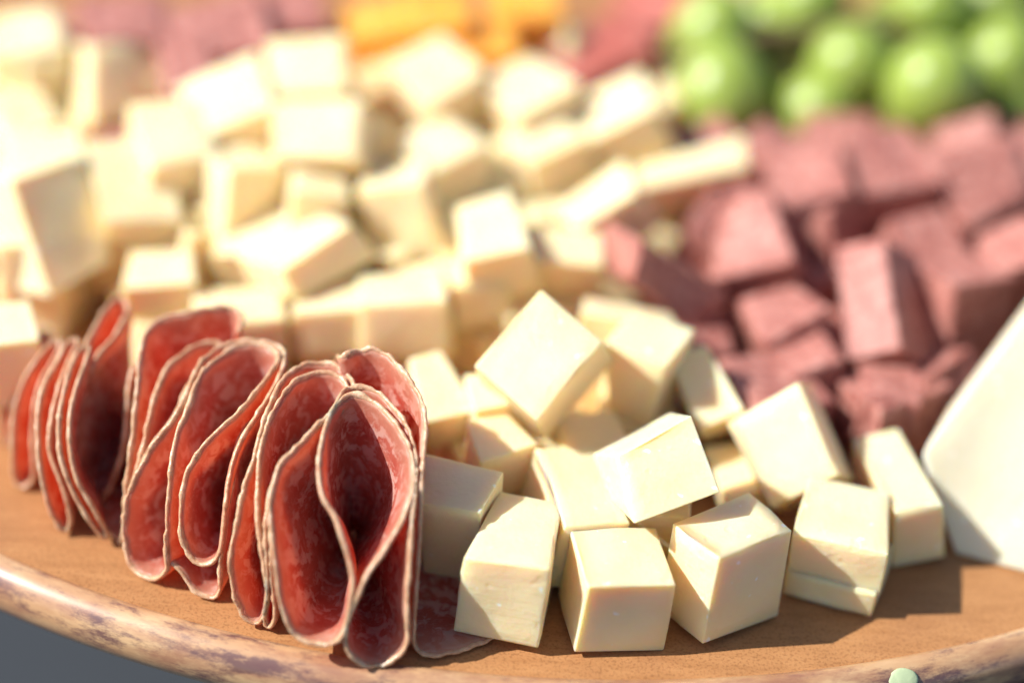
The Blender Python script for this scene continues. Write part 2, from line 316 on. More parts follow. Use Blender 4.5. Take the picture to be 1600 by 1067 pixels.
    'K28': ([[-12.19,14.25,2.9],[-10.68,14.74,3.0],[-11.34,16.41,3.2],[-12.66,15.99,3.11],[-12.21,14.07,4.38],[-10.74,14.54,4.49],[-11.43,16.2,4.67],[-12.65,15.81,4.6]], 'cheese', 'cheese cube in the top left corner', 'pale cheese cubes heaped on the board'),
    'K29': ([[-10.87,4.99,1.04],[-9.69,5.38,1.05],[-10.19,6.86,0.96],[-11.34,6.48,0.95],[-10.88,5.08,2.63],[-9.76,5.45,2.63],[-10.27,6.93,2.55],[-11.35,6.57,2.54]], 'cheese', 'cheese cube at the left edge behind the farthest salami slice', 'pale cheese cubes heaped on the board'),
    'K30': ([[-3.21,7.31,1.25],[-1.34,7.56,1.35],[-1.55,8.98,1.16],[-3.35,8.75,1.06],[-3.32,7.48,2.63],[-1.43,7.73,2.75],[-1.65,9.15,2.54],[-3.45,8.92,2.45]], 'cheese', "cheese cube with lit top between the heap's middle and the salami", 'pale cheese cubes heaped on the board'),
    'K31': ([[-11.35,10.31,2.15],[-9.55,10.75,2.32],[-10.01,12.18,2.34],[-11.61,11.79,2.2],[-11.45,10.24,3.63],[-9.69,10.7,3.82],[-10.16,12.09,3.8],[-11.69,11.74,3.71]], 'cheese', 'cheese cube behind the big left edge cube', 'pale cheese cubes heaped on the board'),
    'K32': ([[0.4,12.42,2.06],[1.66,13.37,2.33],[0.8,14.48,2.26],[-0.42,13.55,2.0],[0.16,12.32,3.53],[1.41,13.28,3.81],[0.56,14.37,3.73],[-0.65,13.45,3.47]], 'cheese', 'cheese cube in the upper right of the heap below the slanted bright one', 'pale cheese cubes heaped on the board'),
    'K33': ([[-3.53,11.12,1.84],[-2.13,11.38,1.97],[-2.48,12.75,1.96],[-3.7,12.53,1.84],[-3.67,11.11,3.23],[-2.26,11.36,3.36],[-2.64,12.74,3.35],[-3.8,12.51,3.23]], 'cheese', 'small cheese cube in the gap right of the slanted slab', 'pale cheese cubes heaped on the board'),
    'K34': ([[-3.73,11.83,2.8],[-3.06,12.75,2.44],[-4.25,13.49,1.74],[-5.03,12.67,2.24],[-4.06,12.74,4.41],[-2.96,13.73,3.62],[-4.23,14.57,3.06],[-5.25,13.49,3.71]], 'cheese', 'shaded cheese cube against the right side of the wide bright cube', 'pale cheese cubes heaped on the board'),
    'C14': ([[-0.39,3.24,0.83],[0.51,3.74,0.85],[-0.06,4.64,0.98],[-0.83,4.23,0.96],[-0.47,3.01,2.14],[0.68,3.64,2.25],[0.04,4.46,2.28],[-0.82,4.07,2.37]], 'cheese', 'half shaded cheese cube behind the shadowed cube, left of the diamond-tilted one', 'pale cheese cubes heaped on the board'),
    'C15': ([[-1.6,4.82,0.91],[-0.67,5.22,0.99],[-1.45,6.64,1.44],[-2.2,6.31,1.37],[-1.61,4.49,1.91],[-0.59,4.91,2.01],[-1.46,6.31,2.44],[-2.14,6.0,2.4]], 'cheese', 'cheese cube peeping over the top of the outer salami fold', 'pale cheese cubes heaped on the board'),
    'C17': ([[-0.57,4.38,1.12],[0.38,4.64,1.22],[0.06,5.74,1.18],[-0.84,5.49,1.09],[-0.68,4.38,2.4],[0.24,4.65,2.52],[-0.09,5.73,2.45],[-0.94,5.52,2.39]], 'cheese', "small sunlit cheese piece left of the diamond-tilted cube's lower corner", 'pale cheese cubes heaped on the board'),
    'C18': ([[1.32,3.71,0.38],[2.65,4.0,0.43],[2.33,5.41,0.32],[1.03,5.12,0.27],[1.26,3.82,1.88],[2.56,4.1,1.92],[2.23,5.51,1.81],[0.97,5.22,1.75]], 'cheese', 'shaded cheese cube underneath the diamond-tilted cube', 'pale cheese cubes heaped on the board'),
    'B1': ([[2.47,8.57,2.93],[4.04,8.81,1.65],[3.38,10.26,1.14],[1.8,9.95,2.39],[2.63,9.03,3.85],[4.72,9.45,2.31],[4.1,10.84,1.71],[1.87,10.43,3.35]], 'meat', 'leftmost dark sausage chunk, pink on its lit left face, beside the cheese', 'sausage chunks piled on the board'),
    'B2': ([[5.02,10.58,0.88],[6.73,10.37,1.85],[6.34,12.37,2.38],[5.14,12.52,1.69],[4.2,10.14,2.11],[6.04,9.88,3.05],[5.53,11.94,3.67],[4.45,12.01,2.84]], 'meat', 'pointed sausage chunk right of the cheese under the grapes', 'sausage chunks piled on the board'),
    'B3': ([[6.28,11.9,1.75],[7.88,12.17,2.25],[7.54,13.96,2.55],[5.85,13.67,2.03],[5.87,11.59,3.29],[7.47,11.81,3.72],[7.11,13.64,4.08],[5.46,13.32,3.5]], 'meat', 'sausage chunk right of the grape-shaded cheese, under the middle grapes', 'sausage chunks piled on the board'),
    'B28': ([[7.66,12.49,1.93],[9.56,13.09,2.01],[8.81,14.87,2.52],[7.21,14.36,2.46],[7.71,12.07,3.48],[9.65,12.69,3.56],[8.87,14.45,4.06],[7.29,13.95,4.01]], 'meat', 'lit sausage chunk between the grapes and the dark shaded one', 'sausage chunks piled on the board'),
    'B4': ([[7.77,12.94,1.64],[10.24,13.01,2.16],[10.15,14.62,2.04],[7.79,14.51,1.49],[7.56,13.03,3.16],[9.71,13.16,3.72],[9.65,14.74,3.55],[7.55,14.64,3.06]], 'meat', 'dark shaded sausage chunk below the lit one', 'sausage chunks piled on the board'),
    'B5': ([[10.03,12.97,1.72],[11.83,13.7,2.1],[11.24,15.14,3.16],[9.08,14.25,2.71],[10.19,12.09,2.75],[11.83,12.98,3.34],[11.39,14.27,4.2],[9.13,13.51,3.92]], 'meat', 'round edged sausage chunk at the upper right under the last grapes', 'sausage chunks piled on the board'),
    'B6': ([[7.3,7.93,1.8],[8.28,7.62,2.4],[9.59,8.65,0.95],[8.5,8.96,0.24],[6.98,10.24,3.17],[8.03,9.9,3.78],[9.43,10.91,2.31],[8.23,11.26,1.58]], 'meat', 'tall upright sausage chunk with pale lit front and dark right side', 'sausage chunks piled on the board'),
    'B7': ([[8.94,10.47,1.06],[10.18,11.1,1.18],[9.33,12.66,1.99],[8.06,12.01,1.86],[9.14,9.84,2.39],[10.33,10.5,2.57],[9.51,12.03,3.33],[8.23,11.42,3.25]], 'meat', "reddish sausage chunk behind the tall upright one's right side", 'sausage chunks piled on the board'),
    'B8': ([[9.66,8.73,0.87],[11.03,9.74,0.87],[10.17,11.0,0.56],[8.8,10.12,0.69],[9.52,9.16,3.12],[11.1,10.07,2.89],[10.17,11.4,2.69],[8.71,10.47,2.82]], 'meat', 'sausage chunk above the white wedge at the right edge', 'sausage chunks piled on the board'),
    'B9': ([[11.01,10.43,1.36],[12.16,10.35,1.94],[12.2,11.87,2.12],[11.0,11.95,1.51],[10.35,10.31,2.73],[11.46,10.19,3.21],[11.49,11.76,3.47],[10.37,11.78,2.81]], 'meat', 'red sausage chunk cut by the right edge of the picture', 'sausage chunks piled on the board'),
    'B10': ([[6.56,11.57,0.84],[7.33,10.99,1.11],[8.25,12.17,0.97],[7.45,12.75,0.7],[6.17,12.14,3.06],[7.0,11.52,3.32],[7.91,12.7,3.18],[7.08,13.31,2.9]], 'meat', 'narrow sausage chunk left behind the tall upright one', 'sausage chunks piled on the board'),
    'B11': ([[5.83,8.16,0.65],[7.26,8.85,1.12],[6.51,10.14,1.08],[5.28,9.55,0.67],[5.46,7.95,2.02],[6.83,8.71,2.61],[6.14,9.91,2.44],[4.88,9.42,2.17]], 'meat', 'sausage chunk right of the dark leftmost one, low in the pile', 'sausage chunks piled on the board'),
    'B12': ([[6.08,7.17,0.47],[7.35,7.56,0.7],[6.86,8.93,0.74],[5.7,8.58,0.52],[5.86,7.05,1.84],[7.13,7.45,2.08],[6.62,8.81,2.11],[5.5,8.47,1.91]], 'meat', "small sausage chunk left of the tall upright one's foot", 'sausage chunks piled on the board'),
    'B13': ([[4.85,5.61,0.5],[6.82,6.58,0.26],[5.79,8.15,0.35],[4.25,7.4,0.53],[4.97,5.62,1.89],[7.01,6.61,1.66],[5.93,8.17,1.73],[4.41,7.43,1.95]], 'meat', 'sausage chunk just behind the big notched cheese block', 'sausage chunks piled on the board'),
    'B14': ([[7.9,5.81,0.5],[9.59,6.96,0.44],[8.4,8.23,0.14],[7.14,7.36,0.18],[7.76,6.05,1.89],[9.51,7.18,1.81],[8.23,8.47,1.54],[7.07,7.58,1.53]], 'meat', 'sausage chunk with lit ridge at the foot of the tall upright one', 'sausage chunks piled on the board'),
    'B15': ([[7.47,6.42,0.75],[8.78,6.39,0.87],[8.9,7.85,0.72],[7.56,7.94,0.68],[7.45,6.55,1.91],[8.74,6.4,1.86],[8.87,7.93,1.8],[7.54,8.02,1.77]], 'meat', 'dark lowest sausage chunk above the narrow cheese block', 'sausage chunks piled on the board'),
    'B16': ([[8.5,7.63,0.06],[9.91,9.04,0.38],[9.22,9.28,1.23],[8.06,8.12,0.97],[9.19,6.62,0.91],[10.69,8.14,1.29],[10.01,8.36,2.11],[8.81,7.14,1.86]], 'meat', "slanted sausage chunk beside the white wedge's upper left edge", 'sausage chunks piled on the board'),
    'B17': ([[3.34,7.94,0.33],[4.67,8.16,0.11],[4.44,9.75,0.19],[3.07,9.52,0.41],[3.62,7.87,1.75],[4.89,8.16,1.64],[4.66,9.68,1.61],[3.34,9.53,1.93]], 'meat', 'shaded sausage chunk under the leftmost dark one', 'sausage chunks piled on the board'),
    'B18': ([[7.35,8.63,0.13],[8.89,8.71,0.33],[8.76,10.32,0.38],[7.3,10.24,0.18],[7.16,8.58,1.63],[8.69,8.64,1.8],[8.54,10.27,1.88],[7.12,10.17,1.65]], 'meat', 'shaded sausage chunk under the tall upright one', 'sausage chunks piled on the board'),
    'B20': ([[-10.43,14.93,2.95],[-8.49,15.54,2.96],[-9.0,17.34,3.27],[-11.04,16.7,3.25],[-10.32,14.69,4.53],[-8.46,15.28,4.53],[-8.97,17.08,4.84],[-10.94,16.46,4.83]], 'meat', 'sausage chunk at the top left above the square cheese cube', 'sausage chunks piled on the board'),
    'B21': ([[-8.0,14.64,2.81],[-5.97,15.36,3.05],[-6.62,17.43,3.43],[-8.89,16.62,3.16],[-8.02,14.35,4.39],[-6.09,15.03,4.59],[-6.73,17.11,5.0],[-8.92,16.31,4.72]], 'meat', 'broad sausage chunk in the middle of the top left pile', 'sausage chunks piled on the board'),
    'B22': ([[-8.31,13.78,2.67],[-7.08,14.16,2.79],[-7.66,15.78,3.29],[-8.83,15.42,3.18],[-8.29,13.33,4.08],[-7.11,13.71,4.22],[-7.71,15.31,4.71],[-8.79,14.99,4.62]], 'meat', "small dark sausage chunk left of the heap's bright crest", 'sausage chunks piled on the board'),
    'B23': ([[-6.45,16.3,2.99],[-4.88,16.62,3.08],[-5.21,18.19,3.32],[-6.79,17.86,3.23],[-6.45,16.05,4.45],[-4.95,16.38,4.57],[-5.27,17.93,4.79],[-6.8,17.64,4.72]], 'meat', 'sausage chunk at the top edge next to the orange cheddar', 'sausage chunks piled on the board'),
    'B24': ([[1.23,16.91,2.03],[3.31,17.99,2.54],[2.53,19.68,2.84],[0.19,18.46,2.27],[1.11,16.59,3.37],[3.1,17.68,3.9],[2.36,19.34,4.17],[0.03,18.16,3.64]], 'redmeat', 'red sausage chunk right of the cheddar, nearer one of two', 'sausage chunks piled on the board'),
    'B25': ([[3.05,19.61,2.09],[4.7,19.98,2.84],[4.22,21.79,3.31],[2.34,21.36,2.45],[2.68,19.16,3.33],[4.15,19.55,4.08],[3.73,21.33,4.51],[1.91,20.94,3.73]], 'redmeat', 'red sausage chunk left of the grapes at the top edge', 'sausage chunks piled on the board'),
    'B26': ([[-11.31,15.66,2.58],[-10.22,15.92,2.53],[-10.55,17.37,2.61],[-11.66,17.1,2.66],[-11.2,15.61,3.97],[-10.17,15.85,3.92],[-10.51,17.3,4.0],[-11.55,17.05,4.05]], 'meat', 'small sausage chunk right of the top left corner cheese', 'sausage chunks piled on the board'),
    'B27': ([[-9.71,11.99,1.71],[-8.47,12.25,1.75],[-8.73,13.48,1.69],[-9.95,13.23,1.65],[-9.75,12.05,3.1],[-8.54,12.3,3.14],[-8.82,13.53,3.08],[-9.98,13.29,3.04]], 'meat', 'small red sausage bit showing between cheese cubes at the left', 'sausage chunks piled on the board'),
    'O1': ([[-4.21,16.6,2.62],[-2.81,16.94,2.96],[-3.24,18.48,3.12],[-4.62,18.14,2.79],[-4.48,16.38,4.09],[-3.13,16.69,4.38],[-3.57,18.25,4.58],[-4.87,17.9,4.22]], 'cheddar', 'leftmost orange cheddar cube at the top edge', 'orange cheddar cubes at the back'),
    'O2': ([[-3.09,16.84,2.97],[-1.35,17.12,3.1],[-1.61,18.7,3.35],[-3.37,18.42,3.22],[-3.12,16.59,4.43],[-1.45,16.88,4.58],[-1.7,18.44,4.81],[-3.41,18.19,4.71]], 'cheddar', 'orange cheddar cube at the middle of the top edge', 'orange cheddar cubes at the back'),
    'O3': ([[-1.74,16.43,2.47],[-0.15,16.65,2.65],[-0.39,18.23,2.85],[-2.0,18.0,2.66],[-1.85,16.23,3.95],[-0.33,16.44,4.12],[-0.56,18.02,4.32],[-2.11,17.8,4.14]], 'cheddar', 'orange cheddar cube nearest the cheese cube right of the cream one', 'orange cheddar cubes at the back'),
    'O4': ([[-0.97,17.74,2.93],[0.79,17.98,3.03],[0.58,19.56,3.18],[-1.21,19.32,3.07],[-1.01,17.6,4.42],[0.69,17.83,4.52],[0.49,19.41,4.66],[-1.25,19.17,4.56]], 'cheddar', 'orange cheddar cube at the top edge above the red sausage', 'orange cheddar cubes at the back'),
    'O5': ([[-3.41,16.03,2.4],[-1.86,16.3,2.55],[-2.12,17.79,2.61],[-3.69,17.51,2.46],[-3.52,15.95,3.79],[-2.0,16.22,3.94],[-2.25,17.71,4.0],[-3.8,17.44,3.85]], 'cheddar', 'orange cheddar cube just behind the cream cheese cube', 'orange cheddar cubes at the back'),
    'O6': ([[-4.5,15.96,2.09],[-3.31,16.16,2.26],[-3.58,17.64,2.31],[-4.74,17.45,2.15],[-4.66,15.88,3.48],[-3.52,16.07,3.64],[-3.8,17.56,3.69],[-4.88,17.37,3.53]], 'cheddar', 'low orange cheddar cube right of the topmost pale cube', 'orange cheddar cubes at the back'),
    'W1': ([[9.43,3.74,0.02],[12.46,2.77,0.02],[13.63,5.37,0.02],[10.6,6.34,0.02],[8.6,4.83,1.75],[12.53,9.59,5.2],[13.43,11.59,5.2],[9.32,6.43,1.75]], 'white', "large white cheese wedge at the right edge with a cube's shadow on it", None),
    'K35': ([[3.03,15.76,1.6],[4.93,18.28,1.6],[5.41,22.91,1.7999999999999998],[3.27,21.11,1.7999999999999998],[3.03,15.76,3.1],[4.93,18.28,3.1],[5.41,22.91,3.3],[3.27,21.11,3.3]], 'cheese', 'pale cream cheese slab behind the leftmost grapes', 'pale cheese cubes heaped on the board'),
    'F_C6_1': ([[1.92,2.13,0.08],[3.78,2.19,0.09],[3.77,3.92,0.09],[2.01,4.0,0.09],[1.96,2.16,1.79],[3.75,2.2,1.73],[3.84,3.93,1.8],[2.08,3.96,1.75]], 'cheese', 'pale cheese cube half hidden beneath the tipped cube', 'pale cheese cubes heaped on the board'),
    'F_C7_1': ([[-0.44,4.81,0.02],[1.16,4.1,0.05],[1.74,5.67,-0.03],[0.11,6.39,0.06],[-0.59,4.78,1.54],[1.13,4.19,1.55],[1.81,5.8,1.49],[0.13,6.38,1.49]], 'cheese', 'pale cheese cube half hidden beneath the diamond-tilted cube', 'pale cheese cubes heaped on the board'),
    'F_C8_1': ([[1.97,5.77,0.02],[3.62,5.65,0.07],[3.71,7.31,0.05],[1.98,7.45,0.02],[1.88,5.73,1.34],[3.57,5.59,1.3],[3.7,7.43,1.28],[2.09,7.43,1.35]], 'cheese', 'pale cheese cube half hidden beneath the cube beside the diamond-tilted one', 'pale cheese cubes heaped on the board'),
    'F_C9_1': ([[1.46,7.12,-0.02],[3.21,7.22,-0.01],[3.17,8.85,0.07],[1.38,8.85,0.07],[1.43,7.19,1.67],[3.19,7.23,1.67],[3.19,8.93,1.68],[1.48,8.87,1.72]], 'cheese', 'pale cheese cube half hidden beneath the block under the dark sausage', 'pale cheese cubes heaped on the board'),
    'F_K1_1': ([[-11.71,9.52,0.07],[-10.03,9.19,-0.01],[-9.57,10.92,0.05],[-11.42,11.33,-0.0],[-11.68,9.56,1.28],[-10.03,9.15,1.29],[-9.69,10.95,1.34],[-11.28,11.24,1.28]], 'cheese', 'pale cheese cube half hidden beneath the big left edge cube', 'pale cheese cubes heaped on the board'),
    'F_K2_1': ([[-9.71,10.4,0.46],[-7.93,10.04,0.43],[-7.67,11.89,0.39],[-9.44,12.05,0.4],[-9.65,10.31,2.14],[-7.99,10.08,2.16],[-7.77,11.86,2.07],[-9.37,11.99,2.1]], 'cheese', 'pale cheese cube half hidden beneath the flat lit cube at the left', 'pale cheese cubes heaped on the board'),
    'F_K8_1': ([[-8.1,7.76,0.03],[-6.6,8.78,-0.02],[-7.55,10.14,-0.0],[-8.92,9.37,0.01],[-8.06,7.79,1.36],[-6.6,8.76,1.4],[-7.57,10.12,1.35],[-8.96,9.24,1.41]], 'cheese', 'pale cheese cube half hidden beneath the small cube above the salami', 'pale cheese cubes heaped on the board'),
    'F_K9_1': ([[-5.29,8.5,0.02],[-3.55,8.81,0.04],[-3.99,10.5,0.03],[-5.63,10.22,0.06],[-5.37,8.48,1.64],[-3.67,8.85,1.56],[-3.97,10.46,1.58],[-5.71,10.25,1.63]], 'cheese', 'pale cheese cube half hidden beneath the slanted slab', 'pale cheese cubes heaped on the board'),
    'F_K10_1': ([[-3.47,10.63,0.06],[-1.67,10.84,-0.01],[-1.99,12.52,-0.03],[-3.78,12.31,0.05],[-3.46,10.68,1.42],[-1.68,10.89,1.43],[-1.91,12.57,1.46],[-3.7,12.28,1.4]], 'cheese', 'pale cheese cube half hidden beneath the tan faced middle cube', 'pale cheese cubes heaped on the board'),
    'F_K11_1': ([[-5.33,9.97,0.52],[-3.59,10.12,0.46],[-3.71,11.83,0.46],[-5.41,11.71,0.47],[-5.35,9.92,2.2],[-3.54,10.13,2.22],[-3.72,11.83,2.15],[-5.47,11.71,2.22]], 'cheese', 'pale cheese cube half hidden beneath the small bit below the wide bright cube', 'pale cheese cubes heaped on the board'),
    'F_K12_1': ([[-1.51,9.58,0.04],[-0.11,8.7,0.01],[0.79,10.21,0.02],[-0.78,11.06,0.01],[-1.62,9.61,1.67],[0.01,8.77,1.66],[0.77,10.27,1.74],[-0.79,11.04,1.74]], 'cheese', 'pale cheese cube half hidden beneath the very bright upright cube', 'pale cheese cubes heaped on the board'),
    'F_K13_1': ([[0.28,9.1,0.07],[1.85,9.85,0.01],[1.24,11.52,0.04],[-0.37,10.7,-0.02],[0.28,9.24,1.52],[1.9,9.84,1.51],[1.17,11.47,1.48],[-0.4,10.79,1.53]], 'cheese', 'pale cheese cube half hidden beneath the wide block beside the dark sausage', 'pale cheese cubes heaped on the board'),
    'F_K14_1': ([[-2.13,9.29,-0.0],[-0.58,8.48,0.06],[0.21,10.0,0.06],[-1.38,10.91,0.05],[-2.09,9.36,1.16],[-0.61,8.55,1.07],[0.27,10.15,1.08],[-1.27,10.94,1.1]], 'cheese', 'pale cheese cube half hidden beneath the shaded front cube above the diamond', 'pale cheese cubes heaped on the board'),
    'F_K16_1': ([[-4.6,7.84,-0.03],[-2.9,7.45,-0.02],[-2.52,9.12,-0.03],[-4.2,9.53,0.05],[-4.57,7.72,1.02],[-2.87,7.46,1.04],[-2.63,9.21,1.03],[-4.23,9.44,1.04]], 'cheese', 'pale cheese cube half hidden beneath the lit cube behind the salami', 'pale cheese cubes heaped on the board'),
    'F_K18_1': ([[-2.73,14.11,0.82],[-1.07,14.64,0.79],[-1.5,16.25,0.74],[-3.23,15.78,0.76],[-2.76,14.08,2.5],[-0.97,14.62,2.43],[-1.61,16.31,2.45],[-3.27,15.67,2.51]], 'cheese', 'pale cheese cube half hidden beneath the cream cube before the cheddar', 'pale cheese cubes heaped on the board'),
    'F_K21_1': ([[1.12,11.34,0.03],[2.75,11.12,-0.03],[3.06,12.83,-0.0],[1.39,13.15,0.02],[1.13,11.43,1.48],[2.79,11.15,1.48],[3.06,12.84,1.46],[1.31,13.04,1.43]], 'cheese', 'pale cheese cube half hidden beneath the long slanted piece', 'pale cheese cubes heaped on the board'),
    'F_K22_1': ([[3.05,13.01,-0.0],[4.67,12.68,-0.01],[5.0,14.36,0.02],[3.29,14.74,0.01],[3.07,12.99,1.48],[4.68,12.65,1.47],[5.03,14.4,1.5],[3.35,14.78,1.48]], 'cheese', 'pale cheese cube half hidden beneath the block below the leftmost grapes', 'pale cheese cubes heaped on the board'),
    'F_K26_1': ([[-11.04,14.76,0.9],[-9.51,13.91,0.88],[-8.71,15.44,0.81],[-10.16,16.34,0.88],[-11.0,14.76,2.56],[-9.52,13.81,2.53],[-8.62,15.33,2.57],[-10.11,16.25,2.52]], 'cheese', 'pale cheese cube half hidden beneath the square cube at upper left', 'pale cheese cubes heaped on the board'),
    'F_K28_1': ([[-12.89,15.3,1.26],[-11.36,14.25,1.27],[-10.37,15.79,1.23],[-11.85,16.74,1.28],[-12.83,15.25,2.89],[-11.36,14.39,2.83],[-10.34,15.83,2.88],[-11.88,16.69,2.86]], 'cheese', 'pale cheese cube half hidden beneath the top left corner cube', 'pale cheese cubes heaped on the board'),
    'F_K30_1': ([[-3.59,7.84,-0.01],[-1.78,7.38,-0.02],[-1.44,9.2,0.07],[-3.26,9.48,0.0],[-3.6,7.8,1.06],[-1.86,7.43,0.99],[-1.57,9.18,0.99],[-3.27,9.49,1.05]], 'cheese', 'pale cheese cube half hidden beneath the lit cube between heap and salami', 'pale cheese cubes heaped on the board'),
    'F_C17_1': ([[-0.72,3.94,0.06],[0.92,4.91,-0.0],[0.01,6.38,0.03],[-1.46,5.62,0.04],[-0.67,4.01,1.03],[0.81,4.88,1.03],[0.08,6.4,1.06],[-1.46,5.54,1.02]], 'cheese', 'pale cheese cube half hidden beneath the small sunlit piece', 'pale cheese cubes heaped on the board'),
    'F_B1_1': ([[2.06,9.19,0.05],[3.73,8.72,0.06],[4.33,10.35,-0.02],[2.61,10.9,0.04],[2.12,9.27,1.12],[3.81,8.76,1.09],[4.29,10.44,1.13],[2.68,10.92,1.08]], 'meat', 'sausage chunk half hidden beneath the leftmost dark one', 'sausage chunks piled on the board'),
    'X_95_20': ([[-13.32,15.8,2.13],[-12.2,15.85,2.1],[-12.12,17.34,2.15],[-13.26,17.35,2.11],[-13.34,15.87,3.61],[-12.06,15.74,3.5],[-11.92,17.23,3.65],[-13.16,17.34,3.69]], 'cheese', 'cheese piece wedged between the top left corner cube and the narrow left edge cube', 'pale cheese cubes heaped on the board'),
    'X_95_125': ([[-11.13,15.59,2.28],[-9.98,16.81,2.4],[-10.74,17.59,3.0],[-12.0,16.52,2.9],[-10.65,15.08,3.26],[-9.59,16.24,3.49],[-10.54,16.93,4.28],[-11.55,15.81,3.96]], 'cheese', 'cheese piece wedged between the top left corner cube and the square cube at upper left', 'pale cheese cubes heaped on the board'),
    'X_95_545': ([[-5.13,16.85,2.07],[-3.61,17.52,1.81],[-4.11,18.66,2.18],[-5.65,17.93,2.48],[-4.71,16.56,3.61],[-3.28,17.21,3.3],[-3.74,18.45,3.57],[-5.22,17.64,3.95]], 'cheese', 'cheese piece wedged between the cream cube before the cheddar and the topmost pale cube', 'pale cheese cubes heaped on the board'),
    'X_95_860': ([[-0.41,18.02,2.59],[0.96,17.28,2.96],[1.67,18.26,2.46],[0.37,18.99,2.08],[-0.42,18.57,3.84],[0.89,17.81,4.23],[1.64,18.84,3.72],[0.29,19.46,3.37]], 'cheese', 'cheese piece wedged between the cube below the red sausage and the upper right heap cube', 'pale cheese cubes heaped on the board'),
    'X_157_72': ([[-12.65,15.17,2.47],[-11.38,14.24,1.49],[-10.51,15.58,1.61],[-11.86,16.36,2.45],[-11.92,14.46,3.76],[-10.66,13.68,2.81],[-9.88,14.99,3.05],[-11.1,15.81,3.9]], 'cheese', 'cheese piece wedged between the narrow left edge cube and the top left corner cube', 'pale cheese cubes heaped on the board'),
    'X_157_178': ([[-10.41,14.29,2.5],[-8.86,14.47,2.14],[-8.98,15.91,1.94],[-10.53,15.71,2.28],[-10.08,14.66,4.03],[-8.5,14.71,3.77],[-8.66,16.16,3.53],[-10.17,16.0,3.87]], 'cheese', 'cheese piece wedged between the square cube at upper left and the narrow left edge cube', 'pale cheese cubes heaped on the board'),
    'X_157_492': ([[-5.61,14.6,2.24],[-3.97,14.71,2.17],[-4.04,15.87,2.58],[-5.46,15.99,2.45],[-5.61,14.49,3.38],[-3.92,14.39,3.38],[-3.98,15.64,3.7],[-5.63,15.67,3.74]], 'cheese', 'cheese piece wedged between the topmost pale cube and the shaded cube in the dark gap', 'pale cheese cubes heaped on the board'),
    'X_157_598': ([[-4.31,15.62,1.88],[-2.99,15.33,2.33],[-2.74,16.53,2.12],[-4.14,16.75,1.62],[-4.8,16.1,3.35],[-3.43,15.88,3.89],[-3.18,16.96,3.6],[-4.54,17.06,3.1]], 'cheese', 'cheese piece wedged between the topmost pale cube and the tan cube in the middle', 'pale cheese cubes heaped on the board'),
    'X_219_20': ([[-11.97,12.62,1.83],[-10.86,13.38,1.86],[-11.62,14.5,2.33],[-12.86,13.51,2.12],[-11.83,12.23,3.24],[-10.73,12.96,3.33],[-11.5,14.03,3.78],[-12.63,13.18,3.61]], 'cheese', 'cheese piece wedged between the narrow left edge cube and the square cube at upper left', 'pale cheese cubes heaped on the board'),
    'X_219_125': ([[-11.82,13.41,2.16],[-10.65,12.52,2.21],[-9.73,13.61,1.48],[-10.79,14.56,1.39],[-11.54,13.96,3.18],[-10.37,12.93,3.28],[-9.33,14.0,2.64],[-10.61,14.96,2.6]], 'cheese', 'cheese piece wedged between the square cube at upper left and the top left corner cube', 'pale cheese cubes heaped on the board'),
    'X_219_755': ([[-1.14,13.46,2.08],[-0.14,14.26,1.7],[-1.2,15.64,1.58],[-2.26,14.87,2.13],[-0.92,13.76,3.15],[0.15,14.53,2.87],[-0.8,15.92,2.72],[-1.94,15.13,3.19]], 'cheese', 'cheese piece wedged between the tan cube in the middle and the upper right heap cube', 'pale cheese cubes heaped on the board'),
    'X_219_860': ([[0.88,13.96,1.88],[1.73,15.14,2.42],[0.67,15.98,2.4],[-0.07,14.85,1.91],[0.49,13.69,3.11],[1.34,14.67,3.78],[0.41,15.51,3.69],[-0.44,14.48,3.07]], 'cheese', 'cheese piece wedged between the upper right heap cube and the tan cube in the middle', 'pale cheese cubes heaped on the board'),
    'X_281_702': ([[-1.7,12.59,1.39],[-0.66,13.04,1.71],[-1.09,14.16,2.18],[-2.17,13.71,1.86],[-1.72,12.16,2.64],[-0.65,12.43,2.98],[-1.14,13.62,3.34],[-2.33,13.26,3.09]], 'cheese', 'cheese piece wedged between the cube in the upper middle and the upper right heap cube', 'pale cheese cubes heaped on the board'),
    'X_281_808': ([[-0.95,12.98,1.42],[0.19,12.47,1.65],[0.73,13.76,2.05],[-0.56,14.26,1.91],[-1.28,12.65,2.7],[-0.08,12.19,2.9],[0.37,13.55,3.24],[-0.8,13.88,3.15]], 'cheese', 'cheese piece wedged between the upper right heap cube and the cube in the upper middle', 'pale cheese cubes heaped on the board'),
    'X_281_912': ([[1.15,13.43,1.13],[2.37,14.2,1.65],[1.61,15.21,1.64],[0.48,14.59,1.24],[0.76,13.18,2.44],[2.06,13.8,3.0],[1.38,14.83,3.06],[0.1,14.13,2.62]], 'cheese', 'cheese piece wedged between the upper right heap cube and the cube below the red sausage', 'pale cheese cubes heaped on the board'),
    'X_343_335': ([[-7.29,10.48,1.47],[-6.23,10.31,1.97],[-5.73,11.75,1.74],[-6.92,11.9,1.3],[-7.74,10.75,2.57],[-6.68,10.51,3.02],[-6.28,11.91,2.76],[-7.3,12.22,2.35]], 'cheese', 'cheese piece wedged between the tall block and the bright cube left of the crest', 'pale cheese cubes heaped on the board'),
    'X_343_545': ([[-5.0,11.75,0.87],[-4.07,10.86,1.46],[-3.09,11.9,1.71],[-3.98,12.89,1.36],[-5.56,11.93,2.35],[-4.55,10.94,2.78],[-3.63,11.98,3.04],[-4.48,13.06,2.57]], 'cheese', 'cheese piece wedged between the small cube right of the slab and the wide bright cube', 'pale cheese cubes heaped on the board'),
